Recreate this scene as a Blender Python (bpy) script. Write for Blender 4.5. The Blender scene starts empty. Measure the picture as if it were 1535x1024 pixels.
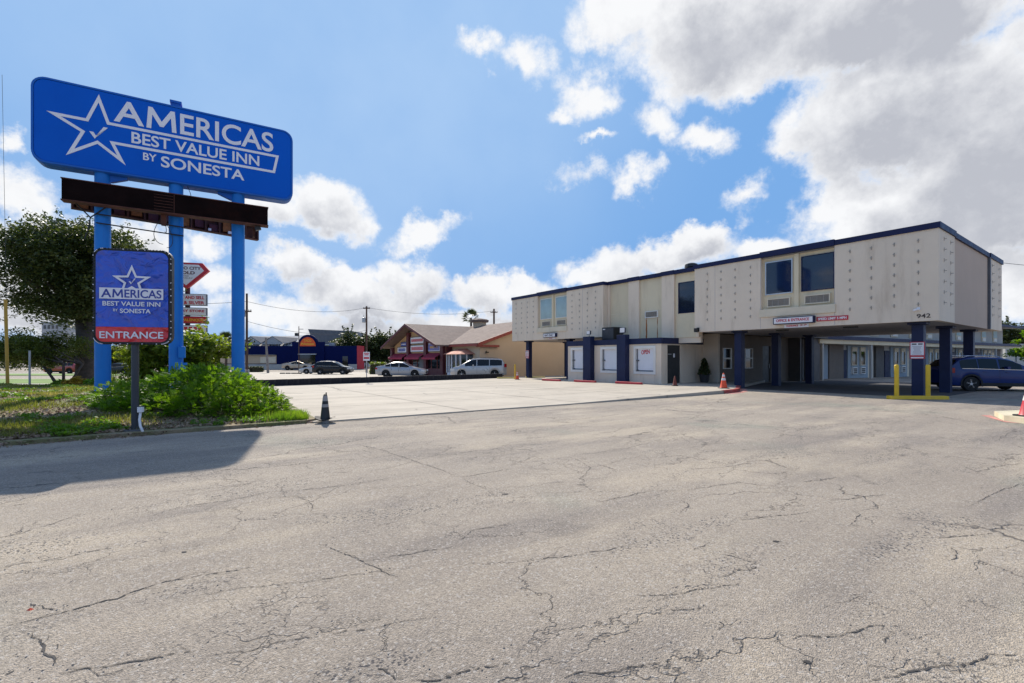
import bpy, bmesh, math, random
from mathutils import Vector, Matrix
import numpy as np

R = math.radians
SC = bpy.context.scene
COL = SC.collection
rnd = random.Random(7)

# ------------------------------------------------------------------ camera, sky, sun, exposure
EYE = 1.42
cam_d = bpy.data.cameras.new('camera')
cam_d.sensor_width = 36.0
cam_d.lens = 16.417
cam_d.shift_y = 0.016
cam_d.clip_start = 0.05
cam_d.clip_end = 5000
cam = bpy.data.objects.new('camera', cam_d)
cam.location = (0, 0, EYE)
cam.rotation_euler = (R(90), 0, 0)
COL.objects.link(cam)
SC.camera = cam

SUN_EL = 38.5
SUN_AZ = math.atan2(-.376, .927)            # clockwise from +Y
sun_dir = Vector((math.sin(SUN_AZ) * math.cos(R(SUN_EL)), math.cos(SUN_AZ) * math.cos(R(SUN_EL)), math.sin(R(SUN_EL))))
sun_l = bpy.data.lights.new('sun', 'SUN')
sun_l.energy = 3.6
sun_l.angle = R(0.55)
sun_l.color = (1.0, .925, .81)
sun_o = bpy.data.objects.new('sun', sun_l)
sun_o.rotation_euler = sun_dir.to_track_quat('Z', 'Y').to_euler()
sun_o.location = (0, 0, 60)
COL.objects.link(sun_o)

VS = SC.view_settings
VS.view_transform = 'Standard'
VS.look = 'None'
VS.exposure = 0.75
VS.gamma = 1.0
VS.use_curve_mapping = False


def build_world():
    W = bpy.data.worlds.new('World')
    SC.world = W
    W.use_nodes = True
    nt = W.node_tree
    N, L = nt.nodes, nt.links
    N.clear()

    def math_(op, a, b=None, c=None, clamp=False):
        n = N.new('ShaderNodeMath'); n.operation = op; n.use_clamp = clamp
        for i, s in enumerate((a, b, c)):
            if s is None: continue
            if isinstance(s, (int, float)): n.inputs[i].default_value = s
            else: L.new(s, n.inputs[i])
        return n.outputs[0]

    def vmath(op, a, b=None):
        n = N.new('ShaderNodeVectorMath'); n.operation = op
        for i, s in enumerate((a, b)):
            if s is None: continue
            if isinstance(s, (tuple, list)): n.inputs[i].default_value = s
            else: L.new(s, n.inputs[i])
        return n.outputs['Value'] if op in ('LENGTH', 'DOT_PRODUCT') else n.outputs['Vector']

    def smooth(v, lo, hi, o0=0.0, o1=1.0):
        n = N.new('ShaderNodeMapRange'); n.interpolation_type = 'SMOOTHSTEP'
        L.new(v, n.inputs['Value'])
        n.inputs['From Min'].default_value = lo; n.inputs['From Max'].default_value = hi
        n.inputs['To Min'].default_value = o0; n.inputs['To Max'].default_value = o1
        return n.outputs['Result']

    def noise(vec, scale, detail=8, rough=.55, lac=2.1, dist=0.0):
        n = N.new('ShaderNodeTexNoise'); n.noise_dimensions = '3D'
        n.inputs['Scale'].default_value = scale
        n.inputs['Detail'].default_value = detail
        n.inputs['Roughness'].default_value = rough
        n.inputs['Lacunarity'].default_value = lac
        n.inputs['Distortion'].default_value = dist
        L.new(vec, n.inputs['Vector'])
        return n

    def mixc(f, a, b):
        n = N.new('ShaderNodeMix'); n.data_type = 'RGBA'
        if isinstance(f, (int, float)): n.inputs[0].default_value = f
        else: L.new(f, n.inputs[0])
        for s, k in ((a, 6), (b, 7)):
            if isinstance(s, tuple): n.inputs[k].default_value = (*s, 1)
            else: L.new(s, n.inputs[k])
        return n.outputs[2]

    sky = N.new('ShaderNodeTexSky')
    sky.sky_type = 'NISHITA'
    sky.sun_disc = False
    sky.sun_elevation = R(SUN_EL)
    sky.sun_rotation = SUN_AZ
    sky.altitude = 100
    sky.air_density = 1.0
    sky.dust_density = 0.4
    sky.ozone_density = 2.0
    tc = N.new('ShaderNodeTexCoord')
    dirv = vmath('NORMALIZE', tc.outputs['Generated'])
    sep = N.new('ShaderNodeSeparateXYZ'); L.new(dirv, sep.inputs[0])

    # turbulent offset so that cloud outlines are ragged
    wob = noise(dirv, 4.2, 7, .62)
    w1 = vmath('SUBTRACT', wob.outputs['Color'], (.5, .5, .5))
    w1 = vmath('MULTIPLY', w1, (.20, .20, .20))
    pd = vmath('ADD', dirv, w1)

    # clouds standing in the sky: direction, half width and half height (degrees), weight
    def field(vec, items):
        F_ = None
        for az, el, ha, he, wt in items:
            az_, el_ = R(az), R(el)
            c = (math.sin(az_) * math.cos(el_), math.cos(az_) * math.cos(el_), math.sin(el_))
            mp = N.new('ShaderNodeMapping'); mp.vector_type = 'TEXTURE'
            mp.inputs['Location'].default_value = c
            mp.inputs['Rotation'].default_value = (el_, 0, -az_)
            mp.inputs['Scale'].default_value = (math.sin(R(ha)), .45, math.sin(R(he)))
            L.new(vec, mp.inputs['Vector'])
            ln = vmath('LENGTH', mp.outputs['Vector'])
            f = math_('MULTIPLY_ADD', ln, -wt, wt)
            F_ = f if F_ is None else math_('SMOOTH_MAX', F_, f, .12)
        return F_

    F = field(pd, CLOUDS)
    # the same clouds a little nearer the sun: how much cloud the light has crossed
    F2 = field(vmath('ADD', pd, (-.012, .0, .042)), [c for c in CLOUDS if c[4] >= 1.5])
    # general scattered cover for the rest of the sky, on a flat layer
    den = math_('MAXIMUM', sep.outputs['Z'], .06)
    pl = N.new('ShaderNodeCombineXYZ')
    L.new(math_('DIVIDE', sep.outputs['X'], den), pl.inputs[0])
    L.new(math_('DIVIDE', sep.outputs['Y'], den), pl.inputs[1])
    gen = noise(pl.outputs[0], .55, 7, .55)
    genm = math_('MULTIPLY_ADD', gen.outputs['Fac'], 3.2, -1.75)
    # only where no cloud was laid out by hand: behind and beside
    back = smooth(sep.outputs['Y'], .25, .55, 0.0, -2.0)
    genm = math_('ADD', genm, back)
    F = math_('MAXIMUM', F, genm)

    n1 = noise(dirv, 6.0, 14, .60)
    off = vmath('ADD', dirv, tuple(sun_dir * .03))
    n2 = noise(off, 6.0, 6, .60)
    fine = noise(dirv, 26.0, 8, .65)
    fb = math_('SUBTRACT', n1.outputs['Fac'], .5)
    D = math_('MULTIPLY_ADD', fb, 2.5, F)
    D = math_('ADD', D, math_('MULTIPLY_ADD', fine.outputs['Fac'], .7, -.35))
    alpha = smooth(D, -.10, .62)
    low = noise(dirv, 3.2, 5, .55)
    D2 = math_('MULTIPLY_ADD', math_('SUBTRACT', n2.outputs['Fac'], .5), 2.0, F2)
    D2 = math_('ADD', D2, math_('MULTIPLY_ADD', low.outputs['Fac'], 1.6, -.8))
    core = math_('MULTIPLY', smooth(D2, -.25, 1.75), smooth(D, .15, .8))
    relief = math_('SUBTRACT', n1.outputs['Fac'], n2.outputs['Fac'])
    relief = math_('MULTIPLY', relief, 1.3)
    core2 = math_('SUBTRACT', core, relief, clamp=True)
    ccol = mixc(core2, CLOUD_LIT, CLOUD_CORE)
    # thin milky veil towards the horizon and round the sun
    vz = smooth(sep.outputs['Z'], .0, .26, .62, .0)
    sd = vmath('DOT_PRODUCT', dirv, tuple(sun_dir))
    vs = smooth(sd, .70, 1.0, 0, .55)
    veil = math_('MAXIMUM', vz, vs)
    vn = noise(dirv, 3.0, 5, .5)
    veil = math_('MULTIPLY', veil, smooth(vn.outputs['Fac'], .25, .75, .6, 1.1), clamp=True)
    g = N.new('ShaderNodeMix'); g.data_type = 'RGBA'; g.blend_type = 'MULTIPLY'
    g.inputs[0].default_value = 1.0
    L.new(sky.outputs[0], g.inputs[6]); g.inputs[7].default_value = (*SKY_TINT, 1)
    blue = g.outputs[2]
    mn = N.new('ShaderNodeVectorMath'); mn.operation = 'MINIMUM'
    L.new(blue, mn.inputs[0]); mn.inputs[1].default_value = SKY_CAP
    base = mixc(veil, mn.outputs[0], VEIL)
    final = mixc(alpha, base, ccol)
    bg = N.new('ShaderNodeBackground')
    bg.inputs['Strength'].default_value = SKY_STRENGTH
    L.new(final, bg.inputs['Color'])
    out = N.new('ShaderNodeOutputWorld')
    L.new(bg.outputs[0], out.inputs['Surface'])
    W.cycles.sampling_method = 'MANUAL'
    W.cycles.sample_map_resolution = 1024


SKY_STRENGTH = 0.12
SKY_TINT = (.9, 1.0, 1.12)
SKY_CAP = (1.0, 2.1, 4.0)
VEIL = (2.7, 3.6, 4.8)
CLOUD_LIT = (4.7, 4.75, 4.85)
CLOUD_CORE = (2.55, 2.65, 2.95)


def sky_at(px, py, hw, hh, wt=1.0):
    """a cloud's bearing, height and angular half size, in degrees, measured off the photograph"""
    def ae(x, y):
        r, e = (x - 767) / 700, (536.5 - y) / 700
        return math.degrees(math.atan(r)), math.degrees(math.atan2(e, math.hypot(r, 1)))
    a, e = ae(px, py)
    return (a, e, abs(ae(px + hw, py)[0] - ae(px - hw, py)[0]) / 2 * math.cos(R(e)), abs(ae(px, py + hh)[1] - ae(px, py - hh)[1]) / 2, wt)


CLOUDS = [sky_at(*c) for c in (
    (930, 20, 90, 60, 1.3), (1090, 30, 200, 115, 2.0), (1280, 20, 260, 130, 2.1), (1330, 170, 200, 120, 1.9), (1510, 240, 220, 180, 2.1), (1240, 215, 120, 36, 1.3),
    (1420, 330, 280, 120, 1.9), (1290, 310, 120, 66, 1.4), (1170, 95, 140, 66, 1.5), (1560, 40, 130, 60, 1.3), (1640, 330, 220, 210, 2), (1480, 440, 260, 70, 1.4),
    (885, 150, 66, 40, .85), (835, 170, 38, 18, .7), (980, 180, 40, 36, .8), (1060, 205, 60, 34, .95), (785, 98, 30, 36, .6), (712, 85, 30, 16, .45),
    (937, 270, 40, 30, .9), (888, 215, 24, 11, .8), (1118, 298, 44, 28, .8), (875, 262, 44, 16, .45), (1120, 330, 32, 18, .45), (1010, 130, 60, 30, .5),
    (478, 306, 86, 50, 1.6), (405, 315, 66, 38, 1.5), (640, 357, 64, 28, 1.2),
    (440, 402, 74, 40, 1.6), (530, 446, 96, 36, 1.5), (628, 424, 72, 42, 1.6), (715, 438, 58, 32, 1.5), (790, 436, 54, 30, 1.2),
    (985, 380, 140, 46, 1.8), (1045, 362, 68, 34, 1.6), (905, 400, 76, 30, 1.3), (1150, 380, 60, 24, 1.0),
    (600, 490, 300, 30, .9), (400, 474, 130, 30, .8), (300, 385, 52, 32, 1.1), (170, 400, 150, 86, 1.5), (40, 300, 86, 56, 1.3), (25, 222, 30, 26, .9),
    (60, 440, 170, 66, 1.5), (720, 486, 180, 24, .9), (330, 432, 80, 38, .9), (-120, 330, 130, 80, 1.5), (-60, 460, 160, 50, 1.3), (900, 470, 180, 30, .8))]
build_world()

# ------------------------------------------------------------------ helpers
def gz(x, y):
    """height of the gently falling ground"""
    if y < 40: return -.008 * y
    if y < 75: return -.32 - .018 * (y - 40)
    return -.95


def X(px, d): return (px - 767) / 700 * d
def Z(py, d): return EYE + (536.5 - py) / 700 * d


def gp(px, py):
    D = (py - 536.5) / 700
    d = EYE / (D - .008)
    return Vector(((px - 767) / 700 * d, d, -.008 * d))


VU = Vector((.811, .585, 0)).normalized()    # away to the right, square to the motel front
VW = Vector((-.585, .811, 0)).normalized()   # away to the left, along the motel front
ANG = math.atan2(.585, .811)


class MB:
    def __init__(s): s.v = []; s.f = []; s.m = []

    def add(s, vs, fs, m=0):
        o = len(s.v)
        s.v.extend([tuple(v) for v in vs])
        s.f.extend([tuple(i + o for i in f) for f in fs])
        s.m.extend([m] * len(fs))
        return s

    def box(s, x0, x1, y0, y1, z0, z1, m=0):
        return s.add([(x0, y0, z0), (x1, y0, z0), (x1, y1, z0), (x0, y1, z0), (x0, y0, z1), (x1, y0, z1), (x1, y1, z1), (x0, y1, z1)],
                     [(0, 3, 2, 1), (4, 5, 6, 7), (0, 1, 5, 4), (1, 2, 6, 5), (2, 3, 7, 6), (3, 0, 4, 7)], m)

    def obox(s, c, ax, ay, az, m=0):
        """box from a centre and three half-axis vectors"""
        c, ax, ay, az = map(Vector, (c, ax, ay, az))
        vs = [c + sx * ax + sy * ay + sz * az for sz in (-1, 1) for sx, sy in ((-1, -1), (1, -1), (1, 1), (-1, 1))]
        return s.add(vs, [(0, 3, 2, 1), (4, 5, 6, 7), (0, 1, 5, 4), (1, 2, 6, 5), (2, 3, 7, 6), (3, 0, 4, 7)], m)

    def tube(s, pts, r, n=8, m=0, caps=True):
        pts = [Vector(p) for p in pts]
        rs = r if isinstance(r, (list, tuple)) else [r] * len(pts)
        rings = []
        up = None
        for i, p in enumerate(pts):
            t = (pts[min(i + 1, len(pts) - 1)] - pts[max(i - 1, 0)])
            t = t.normalized() if t.length > 1e-9 else Vector((0, 0, 1))
            if up is None:
                up = t.cross(Vector((0, 0, 1)))
                if up.length < .05: up = Vector((1, 0, 0))
                up.normalize()
            a = (up - t * up.dot(t))
            a = a.normalized() if a.length > 1e-6 else Vector((1, 0, 0))
            up = a
            b = t.cross(a)
            rings.append([p + (a * math.cos(k * math.tau / n) + b * math.sin(k * math.tau / n)) * rs[i] for k in range(n)])
        vs = [v for q in rings for v in q]
        fs = []
        for i in range(len(pts) - 1):
            for k in range(n):
                fs.append((i * n + k, i * n + (k + 1) % n, (i + 1) * n + (k + 1) % n, (i + 1) * n + k))
        if caps:
            fs.append(tuple(reversed(range(n)))); fs.append(tuple((len(pts) - 1) * n + k for k in range(n)))
        return s.add(vs, fs, m)

    def prism(s, poly, o, ex, ey, en, t, m=0):
        """polygon (2D) extruded by t along en"""
        o, ex, ey, en = map(Vector, (o, ex, ey, en))
        n = len(poly)
        vs = [o + ex * p[0] + ey * p[1] for p in poly] + [o + ex * p[0] + ey * p[1] + en * t for p in poly]
        fs = [tuple(reversed(range(n))), tuple(range(n, 2 * n))] + [(i, (i + 1) % n, n + (i + 1) % n, n + i) for i in range(n)]
        return s.add(vs, fs, m)

    def lathe(s, prof, n=20, m=0, c=(0, 0, 0), axis='z'):
        vs = []
        for r_, z_ in prof:
            for k in range(n):
                a = k * math.tau / n
                p = (r_ * math.cos(a), r_ * math.sin(a), z_) if axis == 'z' else (r_ * math.cos(a), z_, r_ * math.sin(a))
                vs.append((p[0] + c[0], p[1] + c[1], p[2] + c[2]))
        fs = []
        for i in range(len(prof) - 1):
            for k in range(n):
                fs.append((i * n + k, i * n + (k + 1) % n, (i + 1) * n + (k + 1) % n, (i + 1) * n + k))
        fs.append(tuple(reversed(range(n)))); fs.append(tuple((len(prof) - 1) * n + k for k in range(n)))
        return s.add(vs, fs, m)

    def build(s, name, mats, parent=None, smooth=False, bevel=0, loc=None, fix=True, angle=None):
        me = bpy.data.meshes.new(name)
        me.from_pydata(s.v, [], s.f)
        if not isinstance(mats, (list, tuple)): mats = [mats]
        for m in mats: me.materials.append(m)
        if len(mats) > 1: me.polygons.foreach_set('material_index', s.m)
        if fix:
            bm = bmesh.new(); bm.from_mesh(me)
            bmesh.ops.recalc_face_normals(bm, faces=bm.faces)
            bm.to_mesh(me); bm.free()
        if smooth: me.shade_smooth()
        if angle is not None: me.set_sharp_from_angle(angle=R(angle))
        me.update()
        o = bpy.data.objects.new(name, me)
        COL.objects.link(o)
        if parent is not None: o.parent = parent
        if loc is not None: o.location = loc
        if bevel:
            b = o.modifiers.new('bevel', 'BEVEL'); b.width = bevel; b.segments = 2; b.limit_method = 'ANGLE'
        return o


def tag(o, label=None, cat=None, group=None, kind=None):
    if label: o['label'] = label
    if cat: o['category'] = cat
    if group: o['group'] = group
    if kind: o['kind'] = kind
    return o


def thing(name, label, cat, loc=(0, 0, 0), rz=0, group=None):
    o = bpy.data.objects.new(name, None)
    o.location = loc; o.rotation_euler = (0, 0, rz)
    o.empty_display_size = .3
    COL.objects.link(o)
    return tag(o, label, cat, group)


def copy_tree(o, parent=None):
    c = o.copy(); COL.objects.link(c); c.parent = parent
    for ch in [k for k in o.children]: copy_tree(ch, c)
    return c


def share(o, parent, loc, rz=None):
    c = o.copy(); COL.objects.link(c); c.parent = parent; c.location = loc
    if rz is not None: c.rotation_euler = (0, 0, rz)
    return c


# ------------------------------------------------------------------ materials
def new_mat(name):
    m = bpy.data.materials.new(name); m.use_nodes = True
    nt = m.node_tree; nt.nodes.clear()
    out = nt.nodes.new('ShaderNodeOutputMaterial')
    bs = nt.nodes.new('ShaderNodeBsdfPrincipled')
    nt.links.new(bs.outputs[0], out.inputs[0])
    return m, nt, bs


class NT:
    def __init__(s, nt): s.N, s.L = nt.nodes, nt.links

    def set(s, sock, v):
        if hasattr(v, 'is_output'): s.L.new(v, sock)
        elif isinstance(v, tuple) and len(v) == 3 and sock.type == 'RGBA': sock.default_value = (*v, 1)
        else: sock.default_value = v

    def math(s, op, a, b=None, c=None, clamp=False):
        n = s.N.new('ShaderNodeMath'); n.operation = op; n.use_clamp = clamp
        for i, q in enumerate((a, b, c)):
            if q is not None: s.set(n.inputs[i], q)
        return n.outputs[0]

    def coord(s, kind='Object'):
        return s.N.new('ShaderNodeTexCoord').outputs[kind]

    def pos(s): return s.N.new('ShaderNodeNewGeometry').outputs['Position']

    def island(s): return s.N.new('ShaderNodeNewGeometry').outputs['Random Per Island']

    def mapping(s, v, loc=(0, 0, 0), rot=(0, 0, 0), scale=(1, 1, 1)):
        n = s.N.new('ShaderNodeMapping'); s.L.new(v, n.inputs[0])
        n.inputs['Location'].default_value = loc; n.inputs['Rotation'].default_value = rot; n.inputs['Scale'].default_value = scale
        return n.outputs[0]

    def noise(s, v, scale, detail=4, rough=.55, dist=0.0):
        n = s.N.new('ShaderNodeTexNoise'); s.L.new(v, n.inputs['Vector'])
        n.inputs['Scale'].default_value = scale; n.inputs['Detail'].default_value = detail
        n.inputs['Roughness'].default_value = rough; n.inputs['Distortion'].default_value = dist
        return n.outputs['Fac']

    def noisec(s, v, scale, detail=4, rough=.55):
        n = s.N.new('ShaderNodeTexNoise'); s.L.new(v, n.inputs['Vector'])
        n.inputs['Scale'].default_value = scale; n.inputs['Detail'].default_value = detail; n.inputs['Roughness'].default_value = rough
        return n.outputs['Color']

    def voro(s, v, scale, feature='F1', out='Distance', rand=1.0):
        n = s.N.new('ShaderNodeTexVoronoi'); n.feature = feature; s.L.new(v, n.inputs['Vector'])
        n.inputs['Scale'].default_value = scale; n.inputs['Randomness'].default_value = rand
        return n.outputs[out]

    def ramp(s, v, lo, hi, a=0.0, b=1.0, smooth=True):
        n = s.N.new('ShaderNodeMapRange'); n.interpolation_type = 'SMOOTHSTEP' if smooth else 'LINEAR'
        s.set(n.inputs['Value'], v)
        n.inputs['From Min'].default_value = lo; n.inputs['From Max'].default_value = hi
        n.inputs['To Min'].default_value = a; n.inputs['To Max'].default_value = b
        return n.outputs['Result']

    def mix(s, f, a, b, blend='MIX'):
        n = s.N.new('ShaderNodeMix'); n.data_type = 'RGBA'; n.blend_type = blend
        s.set(n.inputs[0], f); s.set(n.inputs[6], a); s.set(n.inputs[7], b)
        return n.outputs[2]

    def bump(s, h, strength=.3, dist=.02):
        n = s.N.new('ShaderNodeBump'); n.inputs['Strength'].default_value = strength; n.inputs['Distance'].default_value = dist
        s.L.new(h, n.inputs['Height'])
        return n.outputs[0]

    def vadd(s, a, b, op='ADD'):
        n = s.N.new('ShaderNodeVectorMath'); n.operation = op
        s.set(n.inputs[0], a); s.set(n.inputs[1], b)
        return n.outputs[0]


def mat(name, c, rough=.6, metal=0.0, var=.12, vscale=1.5, spec=.5, bump=0.0, bscale=40, grime=None, gscale=.7, gamt=.4, streak=False, coat=0.0):
    m, nt, bs = new_mat(name)
    t = NT(nt)
    p = t.coord('Object')
    n = t.noise(p, vscale, 6, .6)
    f = t.ramp(n, .25, .75, 1 - var, 1 + var)
    h = t.N.new('ShaderNodeMix'); h.data_type = 'RGBA'; h.blend_type = 'MULTIPLY'; h.inputs[0].default_value = 1
    h.inputs[6].default_value = (*c, 1); t.L.new(f, h.inputs[7])
    col = h.outputs[2]
    if grime:
        q = t.mapping(p, scale=(1, 1, .18)) if streak else p
        gn = t.noise(q, gscale * (4 if streak else 1), 7, .65)
        col = t.mix(t.ramp(gn, .48, .78, 0, gamt), col, grime)
    t.set(bs.inputs['Base Color'], col)
    rr = t.ramp(t.noise(p, vscale * 3, 4), .2, .8, max(.02, rough - .08), min(1, rough + .08))
    t.set(bs.inputs['Roughness'], rr)
    bs.inputs['Metallic'].default_value = metal
    bs.inputs['Specular IOR Level'].default_value = spec
    if coat:
        bs.inputs['Coat Weight'].default_value = coat; bs.inputs['Coat Roughness'].default_value = .04
    if bump:
        t.set(bs.inputs['Normal'], t.bump(t.noise(p, bscale, 4, .6), bump, .01))
    return m


def glass_mat(name, c=(.02, .025, .035), rough=.04, var=.3, spec=.8):
    m, nt, bs = new_mat(name); t = NT(nt)
    p = t.coord('Object')
    t.set(bs.inputs['Base Color'], t.mix(t.ramp(t.noise(p, .8, 3), .3, .7), c, tuple(x * (1 - var) for x in c)))
    bs.inputs['Roughness'].default_value = rough
    bs.inputs['Specular IOR Level'].default_value = spec
    t.set(bs.inputs['Normal'], t.bump(t.noise(p, 1.2, 2), .02, .02))
    return m


def leaf_mat(name, a, b, c, trans=.35, rough=.5):
    """leaves: every leaf its own shade, some light passing through"""
    m, nt, bs = new_mat(name); t = NT(nt)
    r = t.island()
    n = t.noise(t.coord('Object'), 1.3, 3)
    col = t.mix(t.ramp(r, 0, 1, smooth=False), a, b)
    col = t.mix(t.ramp(n, .5, .7, 0, .8), col, c)
    t.set(bs.inputs['Base Color'], col)
    bs.inputs['Roughness'].default_value = rough
    bs.inputs['Specular IOR Level'].default_value = .35
    tr = t.N.new('ShaderNodeBsdfTranslucent')
    t.set(tr.inputs['Color'], t.mix(1.0, col, (1.25, 1.35, .55), 'MULTIPLY'))
    mx = t.N.new('ShaderNodeMixShader'); mx.inputs[0].default_value = trans
    t.L.new(bs.outputs[0], mx.inputs[1]); t.L.new(tr.outputs[0], mx.inputs[2])
    out = [q for q in t.N if q.type == 'OUTPUT_MATERIAL'][0]
    t.L.new(mx.outputs[0], out.inputs[0])
    return m


def asphalt_mat():
    m, nt, bs = new_mat('old_asphalt'); t = NT(nt)
    p = t.pos()
    along = t.mapping(p, rot=(0, 0, -ANG))
    base = t.mix(t.ramp(t.noise(p, .22, 6, .6), .3, .7), (.315, .268, .218), (.405, .345, .275))
    st = t.mapping(along, scale=(.09, .55, 1))
    base = t.mix(t.ramp(t.noise(st, 1.6, 6, .62), .42, .68, 0, .75), base, (.22, .191, .168))
    base = t.mix(t.ramp(t.noise(t.mapping(along, loc=(7, 3, 0), scale=(.2, .6, 1)), 1.1, 6, .62), .48, .68, 0, .8), base, (.47, .395, .30))
    base = t.mix(t.ramp(t.noise(p, .3, 4, .5), .56, .7, 0, .5), base, (.25, .27, .215))
    # pale dusty and faintly mossy blotches, old drips of oil
    base = t.mix(t.ramp(t.noise(t.mapping(p, loc=(31, 12, 0)), .75, 7, .68), .55, .72, 0, .55), base, (.50, .425, .33))
    base = t.mix(t.ramp(t.noise(t.mapping(p, loc=(4, 44, 0)), 1.3, 6, .7), .58, .74, 0, .45), base, (.19, .165, .15))
    oil = t.math('MULTIPLY', t.ramp(t.voro(t.vadd(p, t.vadd(t.noisec(p, 3, 3), (.35, .35, 0), 'MULTIPLY')), .55, 'F1', 'Distance'), .10, .22, 1, 0), t.ramp(t.noise(p, .35, 2), .5, .6, 0, .5))
    base = t.mix(oil, base, (.14, .122, .112))
    # worn areas where coarse dark stones show
    worn = t.ramp(t.noise(t.mapping(along, scale=(.22, .7, 1)), 1.9, 5, .65), .5, .66)
    sp = t.voro(p, 120, 'F1', 'Color')
    sepc = t.N.new('ShaderNodeSeparateColor'); t.L.new(sp, sepc.inputs[0])
    spk = t.ramp(sepc.outputs[0], 0, 1, .75, 1.24, False)
    base = t.mix(1.0, base, spk, 'MULTIPLY')
    sp2 = t.voro(p, 78, 'F1', 'Color')
    sep2 = t.N.new('ShaderNodeSeparateColor'); t.L.new(sp2, sep2.inputs[0])
    dk = t.math('MULTIPLY', t.ramp(sep2.outputs[1], .80, .86), t.ramp(worn, 0, 1, .22, 1.0))
    base = t.mix(dk, base, (.085, .08, .08))
    lt = t.math('MULTIPLY', t.ramp(sep2.outputs[2], .90, .93), .45)
    base = t.mix(lt, base, (.55, .51, .46))
    # cracks in two sizes, broken up
    wv = t.vadd(along, t.vadd(t.vadd(t.noisec(p, .8, 6, .65), (.5, .5, .5), 'SUBTRACT'), (1.3, 1.3, 0), 'MULTIPLY'))
    wv = t.vadd(wv, t.vadd(t.vadd(t.noisec(p, 9, 4, .6), (.5, .5, .5), 'SUBTRACT'), (.10, .10, 0), 'MULTIPLY'))
    flat = t.mapping(wv, scale=(.16, .42, 0))
    e1 = t.voro(flat, 1.0, 'DISTANCE_TO_EDGE')
    k1 = t.math('MULTIPLY', t.ramp(e1, .0, .0060, 1, 0), t.ramp(t.noise(p, .45, 3), .47, .56))
    flat2 = t.mapping(wv, scale=(.75, 1.3, 0), loc=(3, 5, 0))
    e2 = t.voro(flat2, 1.0, 'DISTANCE_TO_EDGE')
    k2 = t.math('MULTIPLY', t.ramp(e2, .0, .009, 1, 0), t.math('MULTIPLY', t.ramp(t.noise(p, .5, 4, .6), .47, .56), .8))
    e3 = t.voro(t.mapping(wv, scale=(2.6, 4.0, 0), loc=(8, 1, 0)), 1.0, 'DISTANCE_TO_EDGE')
    k3 = t.math('MULTIPLY', t.ramp(e3, .0, .018, 1, 0), t.math('MULTIPLY', t.ramp(t.noise(t.mapping(p, loc=(9, 2, 0)), .6, 4, .6), .53, .62), .6))
    kk = t.math('MAXIMUM', t.math('MAXIMUM', k1, k2), k3)
    base = t.mix(t.math('MULTIPLY', kk, .8), base, (.08, .07, .062))
    t.set(bs.inputs['Base Color'], base)
    bs.inputs['Roughness'].default_value = .88
    bs.inputs['Specular IOR Level'].default_value = .25
    h = t.math('MULTIPLY_ADD', t.voro(p, 110, 'F1', 'Distance'), .5, t.noise(p, 170, 2))
    h = t.math('SUBTRACT', h, t.math('MULTIPLY', kk, 1.6))
    h = t.math('ADD', h, t.math('MULTIPLY', t.noise(p, 2.5, 4), .8))
    t.set(bs.inputs['Normal'], t.bump(h, .75, .012))
    return m


def concrete_mat(name, a=(.50, .445, .365), b=(.42, .37, .305), joint=True):
    m, nt, bs = new_mat(name); t = NT(nt)
    p = t.pos()
    along = t.mapping(p, rot=(0, 0, -ANG))
    c = t.mix(t.ramp(t.noise(p, .5, 7, .65), .35, .68), a, b)
    c = t.mix(t.ramp(t.noise(t.mapping(along, scale=(.1, .9, 1)), 1.2, 5, .6), .46, .72, 0, .55), c, tuple(x * .72 for x in b))
    c = t.mix(t.ramp(t.noise(p, 45, 3), .3, .7, 0, .25), c, tuple(x * .7 for x in b))
    spots = t.ramp(t.noise(p, 1.1, 5, .72), .60, .74, 0, .6)
    c = t.mix(spots, c, (.25, .235, .21))
    if joint:
        wv = t.vadd(along, t.vadd(t.vadd(t.noisec(p, .6, 6, .65), (.5, .5, .5), 'SUBTRACT'), (1.0, 1.0, 0), 'MULTIPLY'))
        e = t.voro(t.mapping(wv, scale=(.14, .3, 0)), 1.0, 'DISTANCE_TO_EDGE')
        k = t.math('MULTIPLY', t.ramp(e, 0, .009, 1, 0), t.ramp(t.noise(p, .3, 3), .45, .55))
        c = t.mix(t.math('MULTIPLY', k, .6), c, (.13, .12, .11))
    t.set(bs.inputs['Base Color'], c)
    bs.inputs['Roughness'].default_value = .85
    bs.inputs['Specular IOR Level'].default_value = .25
    t.set(bs.inputs['Normal'], t.bump(t.noise(p, 60, 3), .25, .008))
    return m


def soil_mat():
    m, nt, bs = new_mat('lawn_soil'); t = NT(nt)
    p = t.pos()
    c = t.mix(t.ramp(t.noise(p, 1.4, 6, .65), .35, .62), (.33, .25, .16), (.18, .18, .07))
    c = t.mix(t.ramp(t.noise(p, 14, 4, .6), .5, .75, 0, .7), c, (.36, .28, .19))
    c = t.mix(t.ramp(t.noise(p, .5, 4), .5, .65, 0, .6), c, (.13, .17, .04))
    t.set(bs.inputs['Base Color'], c)
    bs.inputs['Roughness'].default_value = .95
    t.set(bs.inputs['Normal'], t.bump(t.noise(p, 25, 5, .7), .8, .05))
    return m


def vinyl_mat(name, c):
    m, nt, bs = new_mat(name); t = NT(nt)
    p = t.coord('Object')
    q = t.vadd(p, t.vadd(t.noisec(p, 1.1, 3), (1.2, 1.2, 1.2), 'MULTIPLY'))
    n = t.noise(q, 1.6, 3, .42, 1.8)
    t.set(bs.inputs['Base Color'], t.mix(t.ramp(n, .3, .7), c, tuple(x * 1.25 for x in c)))
    bs.inputs['Roughness'].default_value = .16
    bs.inputs['Specular IOR Level'].default_value = .6
    t.set(bs.inputs['Normal'], t.bump(n, .9, .20))
    return m


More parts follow.
